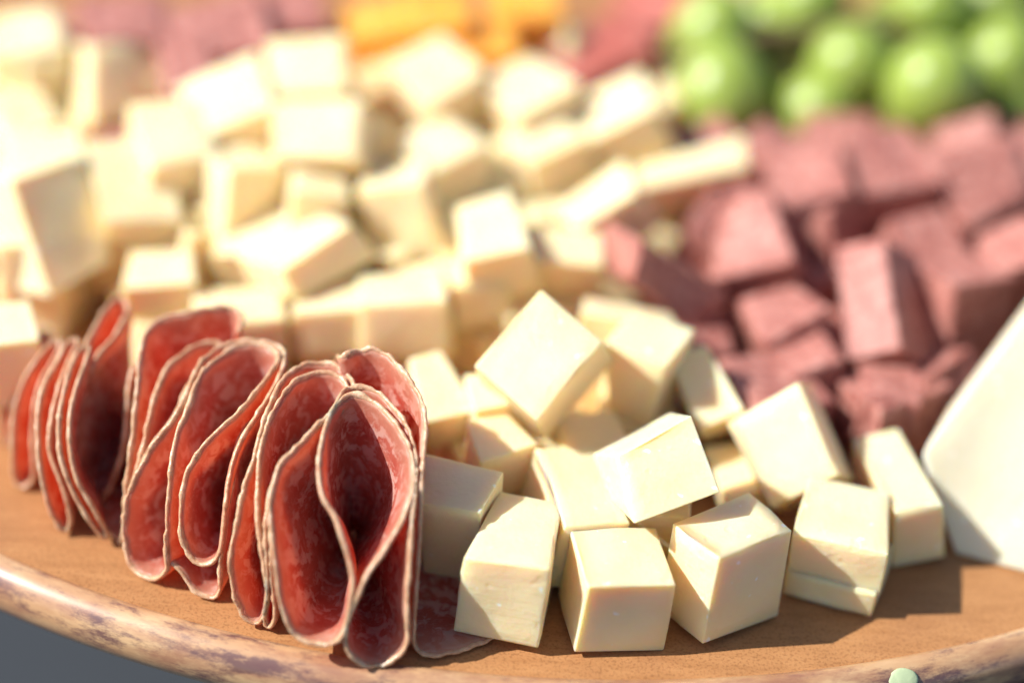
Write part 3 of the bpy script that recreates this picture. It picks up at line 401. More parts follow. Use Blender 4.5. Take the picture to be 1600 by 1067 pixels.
    'X_343_650': ([[-2.96,11.52,1.52],[-1.27,11.52,1.77],[-1.22,12.73,1.6],[-2.89,12.74,1.37],[-3.0,11.79,2.78],[-1.37,11.8,2.99],[-1.29,12.99,2.84],[-2.97,12.99,2.53]], 'cheese', 'cheese piece wedged between the cube in the upper middle and the tan faced middle cube', 'pale cheese cubes heaped on the board'),
    'X_343_755': ([[-1.77,11.81,1.57],[-0.39,11.47,1.23],[-0.17,12.82,0.93],[-1.52,13.16,1.26],[-1.51,12.19,2.87],[-0.12,11.75,2.55],[0.24,13.01,2.28],[-1.27,13.4,2.47]], 'cheese', 'cheese piece wedged between the tan cube in the middle and the tan faced middle cube', 'pale cheese cubes heaped on the board'),
    'X_343_860': ([[0.45,11.6,0.8],[1.74,12.47,0.91],[0.79,13.81,1.06],[-0.35,12.88,0.87],[0.26,11.59,2.44],[1.67,12.5,2.53],[0.8,13.63,2.54],[-0.59,12.88,2.57]], 'cheese', 'cheese piece wedged between the upper right heap cube and the long slanted piece', 'pale cheese cubes heaped on the board'),
    'X_405_72': ([[-11.29,8.75,1.03],[-9.88,8.95,1.14],[-10.01,10.5,1.18],[-11.43,10.33,0.9],[-11.36,8.75,2.65],[-10.18,8.86,2.72],[-10.22,10.45,2.79],[-11.6,10.37,2.61]], 'cheese', 'cheese piece wedged between the big left edge cube and the small cube above the salami', 'pale cheese cubes heaped on the board'),
    'X_405_282': ([[-8.53,10.24,1.3],[-7.74,9.42,1.26],[-6.8,10.22,0.62],[-7.69,11.17,0.59],[-7.87,10.54,2.77],[-7.21,9.76,2.64],[-6.22,10.77,1.96],[-7.01,11.53,2.04]], 'cheese', 'cheese piece wedged between the tall block and the small cube above the salami', 'pale cheese cubes heaped on the board'),
    'X_405_388': ([[-6.54,9.97,0.7],[-5.01,9.58,0.98],[-4.66,10.96,1.44],[-6.15,11.5,1.12],[-6.81,9.67,2.28],[-5.45,9.34,2.53],[-4.97,10.59,2.93],[-6.52,11.02,2.6]], 'cheese', 'cheese piece wedged between the tall block and the small bit below the wide bright cube', 'pale cheese cubes heaped on the board'),
    'X_405_492': ([[-5.5,9.85,1.48],[-4.47,9.32,1.11],[-3.88,10.56,0.52],[-4.81,11.22,0.96],[-4.91,10.06,2.68],[-4.0,9.45,2.33],[-3.3,10.64,1.84],[-4.3,11.38,2.22]], 'cheese', 'cheese piece wedged between the small bit below the wide bright cube and the slanted slab', 'pale cheese cubes heaped on the board'),
    'X_405_598': ([[-2.41,10.05,0.89],[-1.5,11.25,1.29],[-2.82,12.49,1.31],[-3.77,11.23,0.91],[-2.79,9.89,2.18],[-1.77,11.06,2.56],[-3.07,12.18,2.53],[-4.09,10.96,2.08]], 'cheese', 'cheese piece wedged between the tan faced middle cube and the cube in the upper middle', 'pale cheese cubes heaped on the board'),
    'X_405_702': ([[-2.72,10.77,1.04],[-1.53,10.07,0.4],[-0.67,11.5,0.49],[-2.11,12.09,1.26],[-2.24,10.45,2.53],[-0.86,9.65,1.99],[-0.15,11.02,2.05],[-1.51,11.65,2.66]], 'cheese', 'cheese piece wedged between the tan faced middle cube and the very bright upright cube', 'pale cheese cubes heaped on the board'),
    'X_405_808': ([[-1.1,11.15,0.87],[0.13,10.77,0.66],[0.47,11.97,0.74],[-0.57,12.33,0.92],[-0.83,11.01,2.49],[0.31,10.66,2.2],[0.79,11.73,2.32],[-0.37,12.24,2.45]], 'cheese', 'cheese piece wedged between the wide block beside the dark sausage and the long slanted piece', 'pale cheese cubes heaped on the board'),
    'Y_260_1120': ([[3.97,14.05,1.43],[5.47,14.65,1.81],[4.82,16.34,2.01],[3.35,15.61,1.67],[3.81,13.91,2.69],[5.24,14.5,2.9],[4.66,16.03,3.15],[3.05,15.43,2.68]], 'meat', 'sausage piece wedged between the one under the middle grapes and the pointed one', 'sausage chunks piled on the board'),
    'Y_260_1215': ([[4.88,14.7,1.66],[6.14,13.69,1.53],[6.96,14.93,1.44],[5.54,15.73,1.8],[4.95,14.48,3.3],[6.33,13.49,3.09],[6.99,14.56,3.14],[5.71,15.56,3.36]], 'meat', 'sausage piece wedged between the one under the middle grapes and the narrow one', 'sausage chunks piled on the board'),
    'Y_260_1310': ([[6.57,15.1,1.55],[8.27,14.9,1.67],[8.47,16.07,1.58],[6.67,16.28,1.66],[6.61,14.87,3.21],[8.14,14.72,3.22],[8.4,16.02,3.39],[6.59,16.12,3.2]], 'meat', 'sausage piece wedged between the dark shaded one and the lit one under the grapes', 'sausage chunks piled on the board'),
    'Y_260_1405': ([[7.86,16.11,1.26],[9.42,15.59,1.02],[9.93,17.18,0.97],[8.33,17.67,1.19],[7.99,16.12,2.68],[9.67,15.57,2.52],[10.11,17.13,2.43],[8.53,17.7,2.62]], 'meat', 'sausage piece wedged between the dark shaded one and the round edged one', 'sausage chunks piled on the board'),
    'Y_260_1500': ([[10.26,14.95,1.28],[11.65,14.77,1.84],[11.58,16.31,2.67],[10.11,16.45,2.03],[9.66,14.46,2.43],[11.15,14.17,2.96],[11.07,15.67,3.84],[9.71,15.93,3.16]], 'meat', 'sausage piece wedged between the round edged one and the dark shaded one', 'sausage chunks piled on the board'),
    'Y_260_1595': ([[11.76,16.35,0.87],[12.88,15.41,0.91],[13.73,16.41,1.68],[12.67,17.54,1.36],[11.12,16.02,2.36],[12.15,14.98,2.51],[12.95,15.99,3.21],[11.84,16.99,3.02]], 'meat', 'sausage piece wedged between the round edged one and the lit one under the grapes', 'sausage chunks piled on the board'),
    'Y_330_1168': ([[4.14,12.97,2.05],[5.22,12.13,1.66],[6.08,13.37,1.02],[5.06,14.36,1.36],[4.7,13.16,3.2],[5.72,12.32,2.76],[6.68,13.55,2.16],[5.47,14.48,2.53]], 'meat', 'sausage piece wedged between the pointed one and the narrow one', 'sausage chunks piled on the board'),
    'Y_400_1120': ([[3.34,11.94,1.12],[4.78,11.4,0.51],[5.36,13.03,0.64],[3.77,13.49,1.38],[3.84,11.49,2.82],[5.51,10.99,1.94],[6.05,12.73,2.11],[4.51,13.22,2.89]], 'meat', 'sausage piece wedged between the pointed one and the one under the middle grapes', 'sausage chunks piled on the board'),
    'Y_400_1310': ([[7.25,11.87,0.47],[8.53,12.64,1.13],[7.94,13.63,0.9],[6.72,12.89,0.35],[6.77,11.7,1.7],[8.13,12.52,2.29],[7.4,13.65,2.01],[6.11,12.95,1.42]], 'meat', 'sausage piece wedged between the narrow one and the one under the middle grapes', 'sausage chunks piled on the board'),
    'Y_400_1500': ([[8.86,12.41,1.53],[10.16,11.98,0.87],[10.62,13.13,0.9],[9.41,13.68,1.49],[9.38,12.11,2.61],[10.51,11.61,2.11],[11.0,12.73,2.12],[9.87,13.28,2.82]], 'meat', 'sausage piece wedged between the reddish one and the round edged one', 'sausage chunks piled on the board'),
    'Y_400_1595': ([[10.87,12.12,1.16],[12.27,11.7,1.68],[12.77,12.86,1.26],[11.48,13.29,0.86],[10.63,12.8,2.41],[11.92,12.36,2.94],[12.42,13.49,2.52],[11.14,13.85,2.14]], 'meat', 'sausage piece wedged between the round edged one and the red one at the right edge', 'sausage chunks piled on the board'),
    'Y_470_1168': ([[4.09,11.16,0.17],[5.84,10.74,0.18],[6.13,12.12,0.26],[4.59,12.65,0.25],[4.17,11.02,1.64],[5.77,10.7,1.62],[6.16,12.12,1.64],[4.55,12.5,1.74]], 'meat', 'sausage piece wedged between the pointed one and the low one right of the dark one', 'sausage chunks piled on the board'),
    'Y_470_1262': ([[6.71,10.33,0.39],[7.72,11.01,0.5],[7.04,12.07,0.31],[6.0,11.27,0.17],[6.49,10.15,1.95],[7.43,11.0,2.12],[6.82,12.09,2.02],[5.63,11.33,1.78]], 'meat', 'sausage piece wedged between the narrow one and the pointed one', 'sausage chunks piled on the board'),
    'Y_470_1548': ([[9.93,10.64,0.45],[11.37,10.52,0.02],[11.56,11.94,0.21],[10.1,12.15,0.69],[10.3,10.37,2.13],[11.71,10.27,1.7],[11.9,11.66,1.91],[10.57,11.97,2.21]], 'meat', 'sausage piece wedged between the red one at the right edge and the reddish one', 'sausage chunks piled on the board'),
    'Y_540_1120': ([[3.57,9.37,0.02],[4.94,9.22,0.05],[5.15,10.67,0.02],[3.68,10.81,0.02],[3.39,9.88,1.34],[4.93,9.66,1.4],[5.23,11.07,0.88],[3.62,11.36,0.76]], 'meat', 'sausage piece wedged between the shaded one and the low one right of the dark one', 'sausage chunks piled on the board'),
    'Y_540_1215': ([[4.96,10.42,0.02],[6.19,9.85,0.02],[6.81,11.09,0.02],[5.57,11.64,0.02],[5.31,10.14,1.0],[6.49,9.56,0.59],[7.12,10.81,0.87],[5.87,11.28,1.26]], 'meat', 'sausage piece wedged between the low one right of the dark one and the pointed one', 'sausage chunks piled on the board'),
    'Y_540_1310': ([[7.18,9.15,0.02],[7.95,10.07,0.02],[6.99,10.83,0.02],[6.24,10.12,0.02],[7.55,9.4,1.4],[8.32,10.23,1.04],[7.26,11.15,1.16],[6.57,10.22,1.47]], 'meat', 'sausage piece wedged between the shaded middle one and the tall upright one', 'sausage chunks piled on the board'),
}
# apex, radius, closed, rim of the folded slice about its apex
SALAMI = {
    'S1': ([-2.477,3.641,0.1], 4.1, False, [[2.86,-3.08,-0.02],[2.39,-3.65,-0.02],[1.97,-3.96,-0.02],[1.64,-4.11,-0.02],[1.3,-4.18,-0.02],[1.05,-4.02,-0.02],[0.97,-3.98,0.2],[0.98,-3.96,0.43],[0.98,-3.83,1.09],[0.99,-3.59,1.72],[0.98,-3.26,2.29],[0.96,-2.88,2.76],[0.95,-2.53,3.09],[0.95,-2.12,3.38],[0.95,-1.69,3.61],[0.88,-1.32,3.78],[0.76,-0.97,3.91],[0.54,-0.68,4.01],[0.27,-0.3,4.08],[-0.05,0.03,4.1],[-0.41,0.12,4.08],[-0.68,0.05,4.04],[-0.89,-0.09,4.0],[-1.17,3.79,1.02],[-0.93,3.98,0.36],[-0.54,3.35,-0.02]], 'outermost salami slice standing as a wall beside the front cheese cube'),
    'S2': ([-2.958,2.711,0.1], 3.75, True, [[-0.44,-0.6,3.68],[-0.69,-0.92,3.57],[-0.91,-1.21,3.43],[-1.27,-1.58,3.16],[-1.38,-1.88,2.94],[-1.42,-2.19,2.7],[-1.33,-2.63,2.32],[-1.21,-3.02,1.87],[-1.1,-3.34,1.32],[-0.99,-3.47,1.03],[-0.82,-3.6,0.65],[-0.58,-3.67,0.52],[-0.27,-3.71,0.5],[0.03,-3.71,0.58],[0.17,-3.66,0.79],[0.23,-3.57,1.13],[0.27,-3.44,1.46],[0.3,-3.32,1.72],[0.25,-3.18,1.97],[0.11,-2.95,2.31],[-0.01,-2.78,2.52],[-0.14,-2.54,2.75],[-0.36,-2.35,2.9],[-0.47,-2.11,3.06],[-0.54,-1.78,3.26],[-0.55,-1.41,3.43],[-0.5,-1.03,3.57],[-0.46,-0.65,3.66],[-0.36,-0.38,3.71],[-0.24,-0.11,3.74],[-0.06,0.01,3.75],[0.23,-0.09,3.74],[0.51,-0.28,3.7],[0.8,-0.6,3.61],[1.02,-0.91,3.49],[1.2,-1.25,3.32],[1.28,-1.59,3.14],[1.28,-1.94,2.94],[1.24,-2.12,2.83],[1.13,-2.43,2.62],[0.95,-2.73,2.4],[0.76,-2.99,2.14],[0.55,-3.19,1.89],[0.42,-3.38,1.57],[0.28,-3.54,1.21],[0.21,-3.64,0.86],[0.22,-3.71,0.5],[0.36,-3.72,0.26],[0.64,-3.7,0.02],[0.93,-3.63,0.0],[1.17,-3.56,0.16],[1.36,-3.47,0.39],[1.39,-3.41,0.68],[1.34,-3.29,1.21],[1.33,-2.93,1.94],[1.32,-2.42,2.54],[1.33,-1.83,2.99],[1.3,-1.36,3.24],[1.16,-0.85,3.46],[0.85,-0.34,3.64],[0.48,0.07,3.72],[0.09,0.25,3.74],[-0.21,0.15,3.74],[-0.35,-0.26,3.72]], 'front salami slice folded into an open dark teardrop loop'),
    'S3': ([-3.745,3.509,0.1], 3.65, True, [[0.23,0.28,3.63],[-0.28,0.27,3.63],[-0.67,-0.15,3.58],[-0.89,-0.93,3.42],[-1.01,-1.63,3.11],[-1.08,-2.06,2.81],[-1.21,-2.37,2.5],[-1.27,-2.7,2.11],[-1.36,-3.0,1.57],[-1.37,-3.18,1.14],[-1.28,-3.37,0.59],[-1.08,-3.48,0.14],[-0.89,-3.54,0.03],[-0.75,-3.57,0.1],[-0.64,-3.56,0.5],[-0.6,-3.5,0.82],[-0.67,-3.39,1.19],[-0.75,-3.22,1.54],[-0.84,-2.99,1.92],[-0.89,-2.81,2.15],[-0.93,-2.51,2.48],[-0.95,-2.26,2.7],[-0.95,-1.86,2.99],[-0.9,-1.48,3.21],[-0.79,-1.03,3.41],[-0.59,-0.56,3.56],[-0.36,-0.21,3.63],[-0.02,0.01,3.65],[0.29,-0.03,3.64],[0.53,-0.19,3.61],[0.64,-0.51,3.56],[0.55,-1.0,3.47],[0.16,-1.45,3.34],[-0.25,-1.92,3.09],[-0.58,-2.33,2.75],[-0.71,-2.71,2.34],[-0.7,-3.13,1.74],[-0.62,-3.4,1.17],[-0.63,-3.54,0.64],[-0.68,-3.58,0.18],[-0.62,-3.6,0.0],[-0.49,-3.62,0.1],[-0.44,-3.61,0.36],[-0.47,-3.56,0.67],[-0.54,-3.45,1.06],[-0.6,-3.14,1.76],[-0.61,-2.72,2.36],[-0.46,-2.24,2.85],[-0.08,-1.75,3.2],[0.44,-1.17,3.43],[0.74,-0.48,3.54],[0.61,-0.06,3.6]], 'second salami fold from the front with a tall pink hollow'),
    'S3b': ([-5.014,3.347,0.1], 2.7, False, [[-1.36,-2.27,0.53],[-1.15,-2.41,0.41],[-0.92,-2.54,0.1],[-0.71,-2.6,-0.01],[-0.45,-2.66,-0.02],[-0.35,-2.66,0.34],[-0.37,-2.57,0.74],[-0.33,-2.33,1.33],[-0.29,-1.97,1.82],[-0.24,-1.63,2.14],[-0.25,-1.18,2.42],[-0.19,-0.73,2.59],[-0.01,-0.22,2.69],[0.24,0.88,2.54]], 'narrow salami slice squeezed between the second and third big folds'),
    'S4': ([-5.058,4.13,0.1], 3.5, True, [[0.42,0.08,3.47],[0.42,-0.22,3.47],[0.24,-0.72,3.42],[0.06,-1.1,3.32],[-0.2,-1.53,3.14],[-0.59,-1.87,2.9],[-0.85,-2.13,2.65],[-1.04,-2.36,2.37],[-1.11,-2.51,2.17],[-1.14,-2.8,1.76],[-1.14,-3.03,1.33],[-1.05,-3.16,1.09],[-0.91,-3.27,0.84],[-0.66,-3.36,0.74],[-0.47,-3.37,0.82],[-0.34,-3.33,1.01],[-0.29,-3.21,1.37],[-0.26,-2.91,1.92],[-0.23,-2.57,2.37],[-0.13,-2.15,2.76],[0.12,-1.63,3.09],[0.41,-0.97,3.34],[0.56,-0.24,3.45],[0.44,0.36,3.45],[-0.03,0.51,3.46],[-0.6,0.46,3.42],[-1.0,0.03,3.36],[-1.23,-0.58,3.22],[-1.33,-1.1,3.04],[-1.49,-1.45,2.82],[-1.68,-1.62,2.61],[-1.88,-1.8,2.34],[-2.12,-2.05,1.89],[-2.32,-2.22,1.39],[-2.39,-2.36,0.99],[-2.36,-2.52,0.57],[-2.26,-2.66,0.14],[-2.07,-2.85,-0.02],[-1.76,-3.02,-0.01],[-1.51,-3.15,0.22],[-1.37,-3.18,0.51],[-1.44,-3.1,0.75],[-1.44,-3.04,0.96],[-1.42,-2.91,1.34],[-1.43,-2.72,1.68],[-1.43,-2.41,2.1],[-1.41,-1.98,2.52],[-1.35,-1.65,2.77],[-1.26,-1.43,2.93],[-1.19,-1.1,3.1],[-1.13,-0.77,3.22],[-1.02,-0.43,3.32],[-0.81,-0.13,3.4],[-0.63,0.16,3.44],[-0.27,0.36,3.47],[0.12,0.37,3.48]], 'third big salami fold with long slanting loop open upward'),
    'S5': ([-6.248,4.91,0.1], 3.1, True, [[-1.16,-2.76,0.82],[-1.11,-2.57,1.33],[-1.01,-2.4,1.69],[-0.93,-2.13,2.05],[-0.88,-1.75,2.41],[-0.78,-1.25,2.73],[-0.66,-0.7,2.95],[-0.41,-0.35,3.05],[-0.12,-0.06,3.1],[0.2,0.12,3.09],[0.38,0.05,3.08],[0.33,-0.34,3.06],[0.03,-0.78,3.0],[-0.19,-1.24,2.84],[-0.3,-1.64,2.61],[-0.5,-1.93,2.37],[-0.73,-2.16,2.1],[-0.91,-2.38,1.76],[-1.01,-2.6,1.36],[-1.09,-2.8,0.78],[-1.08,-2.9,0.12],[-1.16,-2.87,0.25]], 'salami slice pinched between the slanting loop and the far folds'),
    'S5b': ([-6.278,5.467,0.1], 3.55, False, [[-1.28,-3.36,-0.02],[-1.23,-3.24,0.75],[-1.18,-2.98,1.53],[-1.13,-2.57,2.18],[-1.14,-1.77,2.86],[-1.19,-1.02,3.19],[-1.11,-0.44,3.34],[-0.79,-0.17,3.46],[-0.28,-0.06,3.54],[0.21,0.16,3.54],[0.54,0.26,3.5],[0.75,0.07,3.47],[0.74,-0.46,3.44]], 'dark red salami slice standing highest behind the middle folds'),
    'S6': ([-8.078,6.366,0.1], 3.1, True, [[0.43,-1.64,2.59],[0.37,-1.99,2.34],[0.37,-2.35,1.99],[0.37,-2.59,1.65],[0.33,-2.83,1.22],[0.24,-2.96,0.89],[0.1,-3.06,0.49],[-0.04,-3.09,0.22],[-0.22,-3.09,0.02],[-0.39,-3.07,0.07],[-0.52,-3.05,0.26],[-0.59,-2.99,0.59],[-0.62,-2.86,1.03],[-0.65,-2.66,1.45],[-0.65,-2.42,1.82],[-0.59,-2.14,2.16],[-0.48,-1.89,2.41],[-0.32,-1.48,2.71],[-0.06,-1.09,2.9],[0.06,-0.65,3.03],[0.09,-0.27,3.09],[-0.11,0.03,3.1],[-0.25,-0.12,3.09],[-0.41,-0.5,3.03],[-0.53,-0.97,2.89],[-0.67,-1.45,2.66],[-0.74,-1.84,2.38],[-0.8,-2.21,2.02],[-0.81,-2.46,1.7],[-0.79,-2.78,1.12],[-0.75,-2.92,0.7],[-0.65,-3.01,0.38],[-0.51,-3.06,0.11],[-0.18,-3.44,-0.02],[0.12,-3.75,-0.02],[0.52,-4.22,-0.02],[0.52,-3.61,-0.02],[0.48,-3.04,0.36],[0.51,-2.77,1.31],[0.56,-2.25,2.06],[0.6,-1.73,2.5]], 'far salami fold with a tall narrow loop like a leaf'),
    'S7': ([-9.005,5.146,0.1], 2.8, True, [[-0.05,-0.02,2.8],[-0.14,-0.45,2.76],[-0.23,-0.87,2.65],[-0.33,-1.17,2.52],[-0.38,-1.42,2.38],[-0.39,-1.77,2.13],[-0.33,-2.14,1.77],[-0.28,-2.34,1.52],[-0.2,-2.54,1.15],[-0.06,-2.73,0.61],[0.07,-2.79,0.27],[0.24,-2.79,0.02],[0.37,-2.77,0.13],[0.38,-2.75,0.38],[0.3,-2.67,0.8],[0.13,-2.51,1.24],[-0.03,-2.34,1.54],[-0.1,-2.15,1.79],[-0.1,-1.78,2.16],[-0.06,-1.39,2.43],[0.01,-0.91,2.65],[0.13,-0.29,2.78],[0.12,0.08,2.8]], 'third salami slice from the far left end, its tip on the wood'),
    'S7b': ([-8.8,5.028,0.1], 3.05, True, [[0.08,-0.5,3.01],[-0.02,-0.99,2.89],[-0.06,-1.47,2.67],[-0.09,-1.92,2.37],[-0.05,-2.29,2.01],[0.01,-2.48,1.77],[0.16,-2.68,1.45],[0.35,-2.83,1.09],[0.58,-2.92,0.65],[0.82,-2.93,0.23],[0.98,-2.89,0.05],[0.87,-2.89,0.45],[0.63,-2.83,0.96],[0.39,-2.71,1.34],[0.24,-2.5,1.72],[0.15,-2.19,2.12],[0.12,-1.8,2.46],[0.17,-1.32,2.75],[0.26,-0.71,2.95],[0.26,-0.35,3.02]], 'thin salami slice against the left of the leaf-shaped fold'),
    'S8': ([-9.425,6.291,0.1], 2.6, True, [[-0.02,-0.78,2.48],[-0.2,-1.03,2.38],[-0.37,-1.29,2.23],[-0.52,-1.53,2.03],[-0.61,-1.78,1.8],[-0.66,-2.03,1.49],[-0.67,-2.26,1.09],[-0.66,-2.41,0.7],[-0.65,-2.51,0.2],[-0.56,-2.55,-0.02],[-0.33,-2.58,0.01],[-0.22,-2.58,0.24],[-0.21,-2.49,0.72],[-0.25,-2.37,1.04],[-0.26,-2.18,1.39],[-0.24,-1.95,1.71],[-0.18,-1.66,1.99],[-0.02,-1.31,2.24],[0.11,-1.01,2.39],[0.13,-0.76,2.48]], 'second salami slice from the far left end'),
    'S9': ([-9.766,7.465,0.1], 2.6, True, [[-0.07,-1.32,2.24],[-0.31,-1.58,2.04],[-0.51,-1.8,1.81],[-0.67,-1.99,1.54],[-0.77,-2.21,1.13],[-0.81,-2.36,0.73],[-0.8,-2.46,0.3],[-0.75,-2.49,-0.01],[-0.62,-2.52,0.19],[-0.58,-2.45,0.65],[-0.56,-2.31,1.05],[-0.47,-2.13,1.42],[-0.33,-1.93,1.71],[-0.09,-1.69,1.97],[0.13,-1.4,2.19]], 'farthest salami slice at the left edge of the picture'),
}
GRAPES = [([4.76, 17.31, 2.9], 1.2), ([4.5, 19.04, 3.6], 1.1), ([7.03, 21.03, 3.6], 1.05), ([7.92, 18.23, 3.4], 1.12), ([7.09, 17.28, 2.6], 1.0), ([9.9, 17.31, 3.4], 1.28), ([10.14, 20.61, 4.0], 1.1), ([11.88, 19.07, 3.4], 1.05), ([6.03, 21.8, 2.6], 1.0), ([9.41, 21.95, 2.6], 1.0), ([12.05, 22.22, 3.6], 1.1), ([13.28, 22.49, 3.0], 1.1), ([11.46, 21.21, 2.4], 1.0), ([8.95, 18.02, 2.2], 1.0), ([6.05, 19.57, 2.3], 1.0), ([12.29, 18.62, 2.4], 1.0), ([6.39, 20.04, 3.0], 1.0)]
FLECK = [8.05, -0.03, -0.12]

# ------------------------------------------------------------------ helpers
def tag(o, label=None, cat=None, group=None, kind=None):
    for k, v in (('label', label), ('category', cat), ('group', group), ('kind', kind)):
        if v: o[k] = v
    return o

def link(name, me, mat, parent=None, smooth=True):
    me.materials.append(mat)
    if smooth:
        me.polygons.foreach_set('use_smooth', [True] * len(me.polygons))
    o = bpy.data.objects.new(name, me)
    COL.objects.link(o)
    if parent: o.parent = parent
    return o

def lathe(profile, n, cx, cy):
    vs, fs = [], []
    for i in range(n):
        a = 2 * math.pi * i / n
        for r, z in profile:
            vs.append(((cx + r * math.cos(a)) * CM, (cy + r * math.sin(a)) * CM, z * CM))
    k = len(profile)
    for i in range(n):
        j = (i + 1) % n
        for q in range(k - 1):
            fs.append((i * k + q, j * k + q, j * k + q + 1, i * k + q + 1))
    return vs, fs

# ------------------------------------------------------------------ setting
bm = bmesh.new()
bmesh.ops.create_grid(bm, x_segments=2, y_segments=2, size=6.0)
me = bpy.data.meshes.new("table"); bm.to_mesh(me); bm.free()
t = link("table", me, M['table']); t.location = (0, 0.2, -0.135)
tag(t, "dark slate grey table top under the board", None, None, "structure")

# the round board: a flat floor with a rounded, polished edge
BX, BY = 0.44, 21.69
board = bpy.data.objects.new("serving_board", None); COL.objects.link(board)
board.location = (BX * CM, BY * CM, -13.4 * CM)
tag(board, "round wooden serving board with a polished rounded edge carrying all the food", "board")
prof = [(0.001, 0)] + [(r, 0) for r in (6, 12, 17, 20, 21.5, 22.3)] + [(22.5, 0.0)]
vs, fs = lathe(prof, 256, 0, 0)
me = bpy.data.meshes.new("floor_panel"); me.from_pydata(vs, [], fs); me.update()
o = link("floor_panel", me, M['wood'], board, False); o.location = (0, 0, 13.4 * CM)
prof = [(22.5, 0.0), (22.54, 0.035), (22.62, 0.06)]
for k in range(1, 15):
    a = R(90 - k * 12)
    prof.append((22.62 + 0.56 * math.cos(a), -0.56 + 0.62 * math.sin(a)))
prof += [(22.2, -1.5), (21.0, -2.3), (19.0, -3.25), (16.0, -3.28)]
vs, fs = lathe(prof, 256, 0, 0)
me = bpy.data.meshes.new("rim"); me.from_pydata(vs, [], fs); me.update()
o = link("rim", me, M['edge'], board); o.location = (0, 0, 13.4 * CM)

vs, fs = lathe([(16.0, -3.28), (9.0, -3.9), (6.2, -5.0), (5.2, -8.0), (6.0, -11.5), (9.6, -13.0), (9.8, -13.4), (0.01, -13.4)], 96, 0, 0)  # added foot, unseen; lifts the board so the table stays evenly lit
me = bpy.data.meshes.new("foot"); me.from_pydata(vs, [], fs); me.update()
o = link("foot", me, M['edge'], board); o.location = (0, 0, 13.4 * CM)

# ------------------------------------------------------------------ blocks
FACES = [(0, 3, 2, 1), (4, 5, 6, 7), (0, 1, 5, 4), (1, 2, 6, 5), (2, 3, 7, 6), (3, 0, 4, 7)]
def block(name, key, corners, bev, mat, wob=0.02, cuts=5, round_corner=None):
    c = sum((Vector(p) for p in corners), Vector()) / 8
    base = Vector((c.x, c.y, min(p[2] for p in corners)))
    bm = bmesh.new()
    vs = [bm.verts.new(Vector(p) - base) for p in corners]
    for f in FACES: bm.faces.new([vs[i] for i in f])
    bmesh.ops.recalc_face_normals(bm, faces=bm.faces)
    bev *= 0.7 + 0.6 * ((sum(map(ord, key)) * 7) % 11) / 10
    bmesh.ops.bevel(bm, geom=list(bm.edges), offset=bev, segments=3, profile=0.6, affect='EDGES', clamp_overlap=True)
    big = sorted(bm.faces, key=lambda f: -f.calc_area())[:6]
    es = list({e for f in big for e in f.edges})
    bmesh.ops.subdivide_edges(bm, edges=es, cuts=cuts, use_grid_fill=True)
    bm.normal_update()
    seed = Vector((sum(ord(c) * (i + 3) for i, c in enumerate(key)) % 97, len(key) * 3.1, sum(map(ord, key)) % 89))
    for v in bm.verts:
        n = noise.noise_vector(v.co * 0.9 + seed) * wob + noise.noise_vector(v.co * 3.5 + seed) * wob * 0.3
        v.co += n
        if v.co.z + base.z < 0.012: v.co.z = 0.012 - base.z
    for v in bm.verts: v.co *= CM
    me = bpy.data.meshes.new(name); bm.to_mesh(me); bm.free()
    o = link(name, me, mat)
    o.location = base * CM
    return o

for key, (corners, kind, label, group) in BLOCKS.items():
    name, cat, bev, wob = {
        'cheese': ("cheese_cube", "cheese", 0.045, 0.055), 'white': ("cheese_wedge", "cheese", 0.10, 0.03),
        'cheddar': ("cheddar_cube", "cheese", 0.10, 0.05), 'meat': ("sausage_chunk", "sausage", 0.055, 0.10), 'redmeat': ("sausage_chunk", "sausage", 0.055, 0.10)}[kind]
    o = block(name, key, corners, bev, M[kind], wob)
    tag(o, label, cat, group)

# ------------------------------------------------------------------ folded salami
def catmull(pts, closed, step):
    n = len(pts); out = []
    segs = n if closed else n - 1
    for i in range(segs):
        if closed: p = [pts[(i + k - 1) % n] for k in range(4)]
        else: p = [pts[min(max(i + k - 1, 0), n - 1)] for k in range(4)]
        L = (p[2] - p[1]).length
        m_ = max(2, int(L / step))
        for j in range(m_):
            u = j / m_
            out.append(0.5 * ((2 * p[1]) + (p[2] - p[0]) * u + (2 * p[0] - 5 * p[1] + 4 * p[2] - p[3]) * u * u + (3 * p[1] - p[0] - 3 * p[2] + p[3]) * u ** 3))
    if not closed: out.append(pts[-1].copy())
    return out

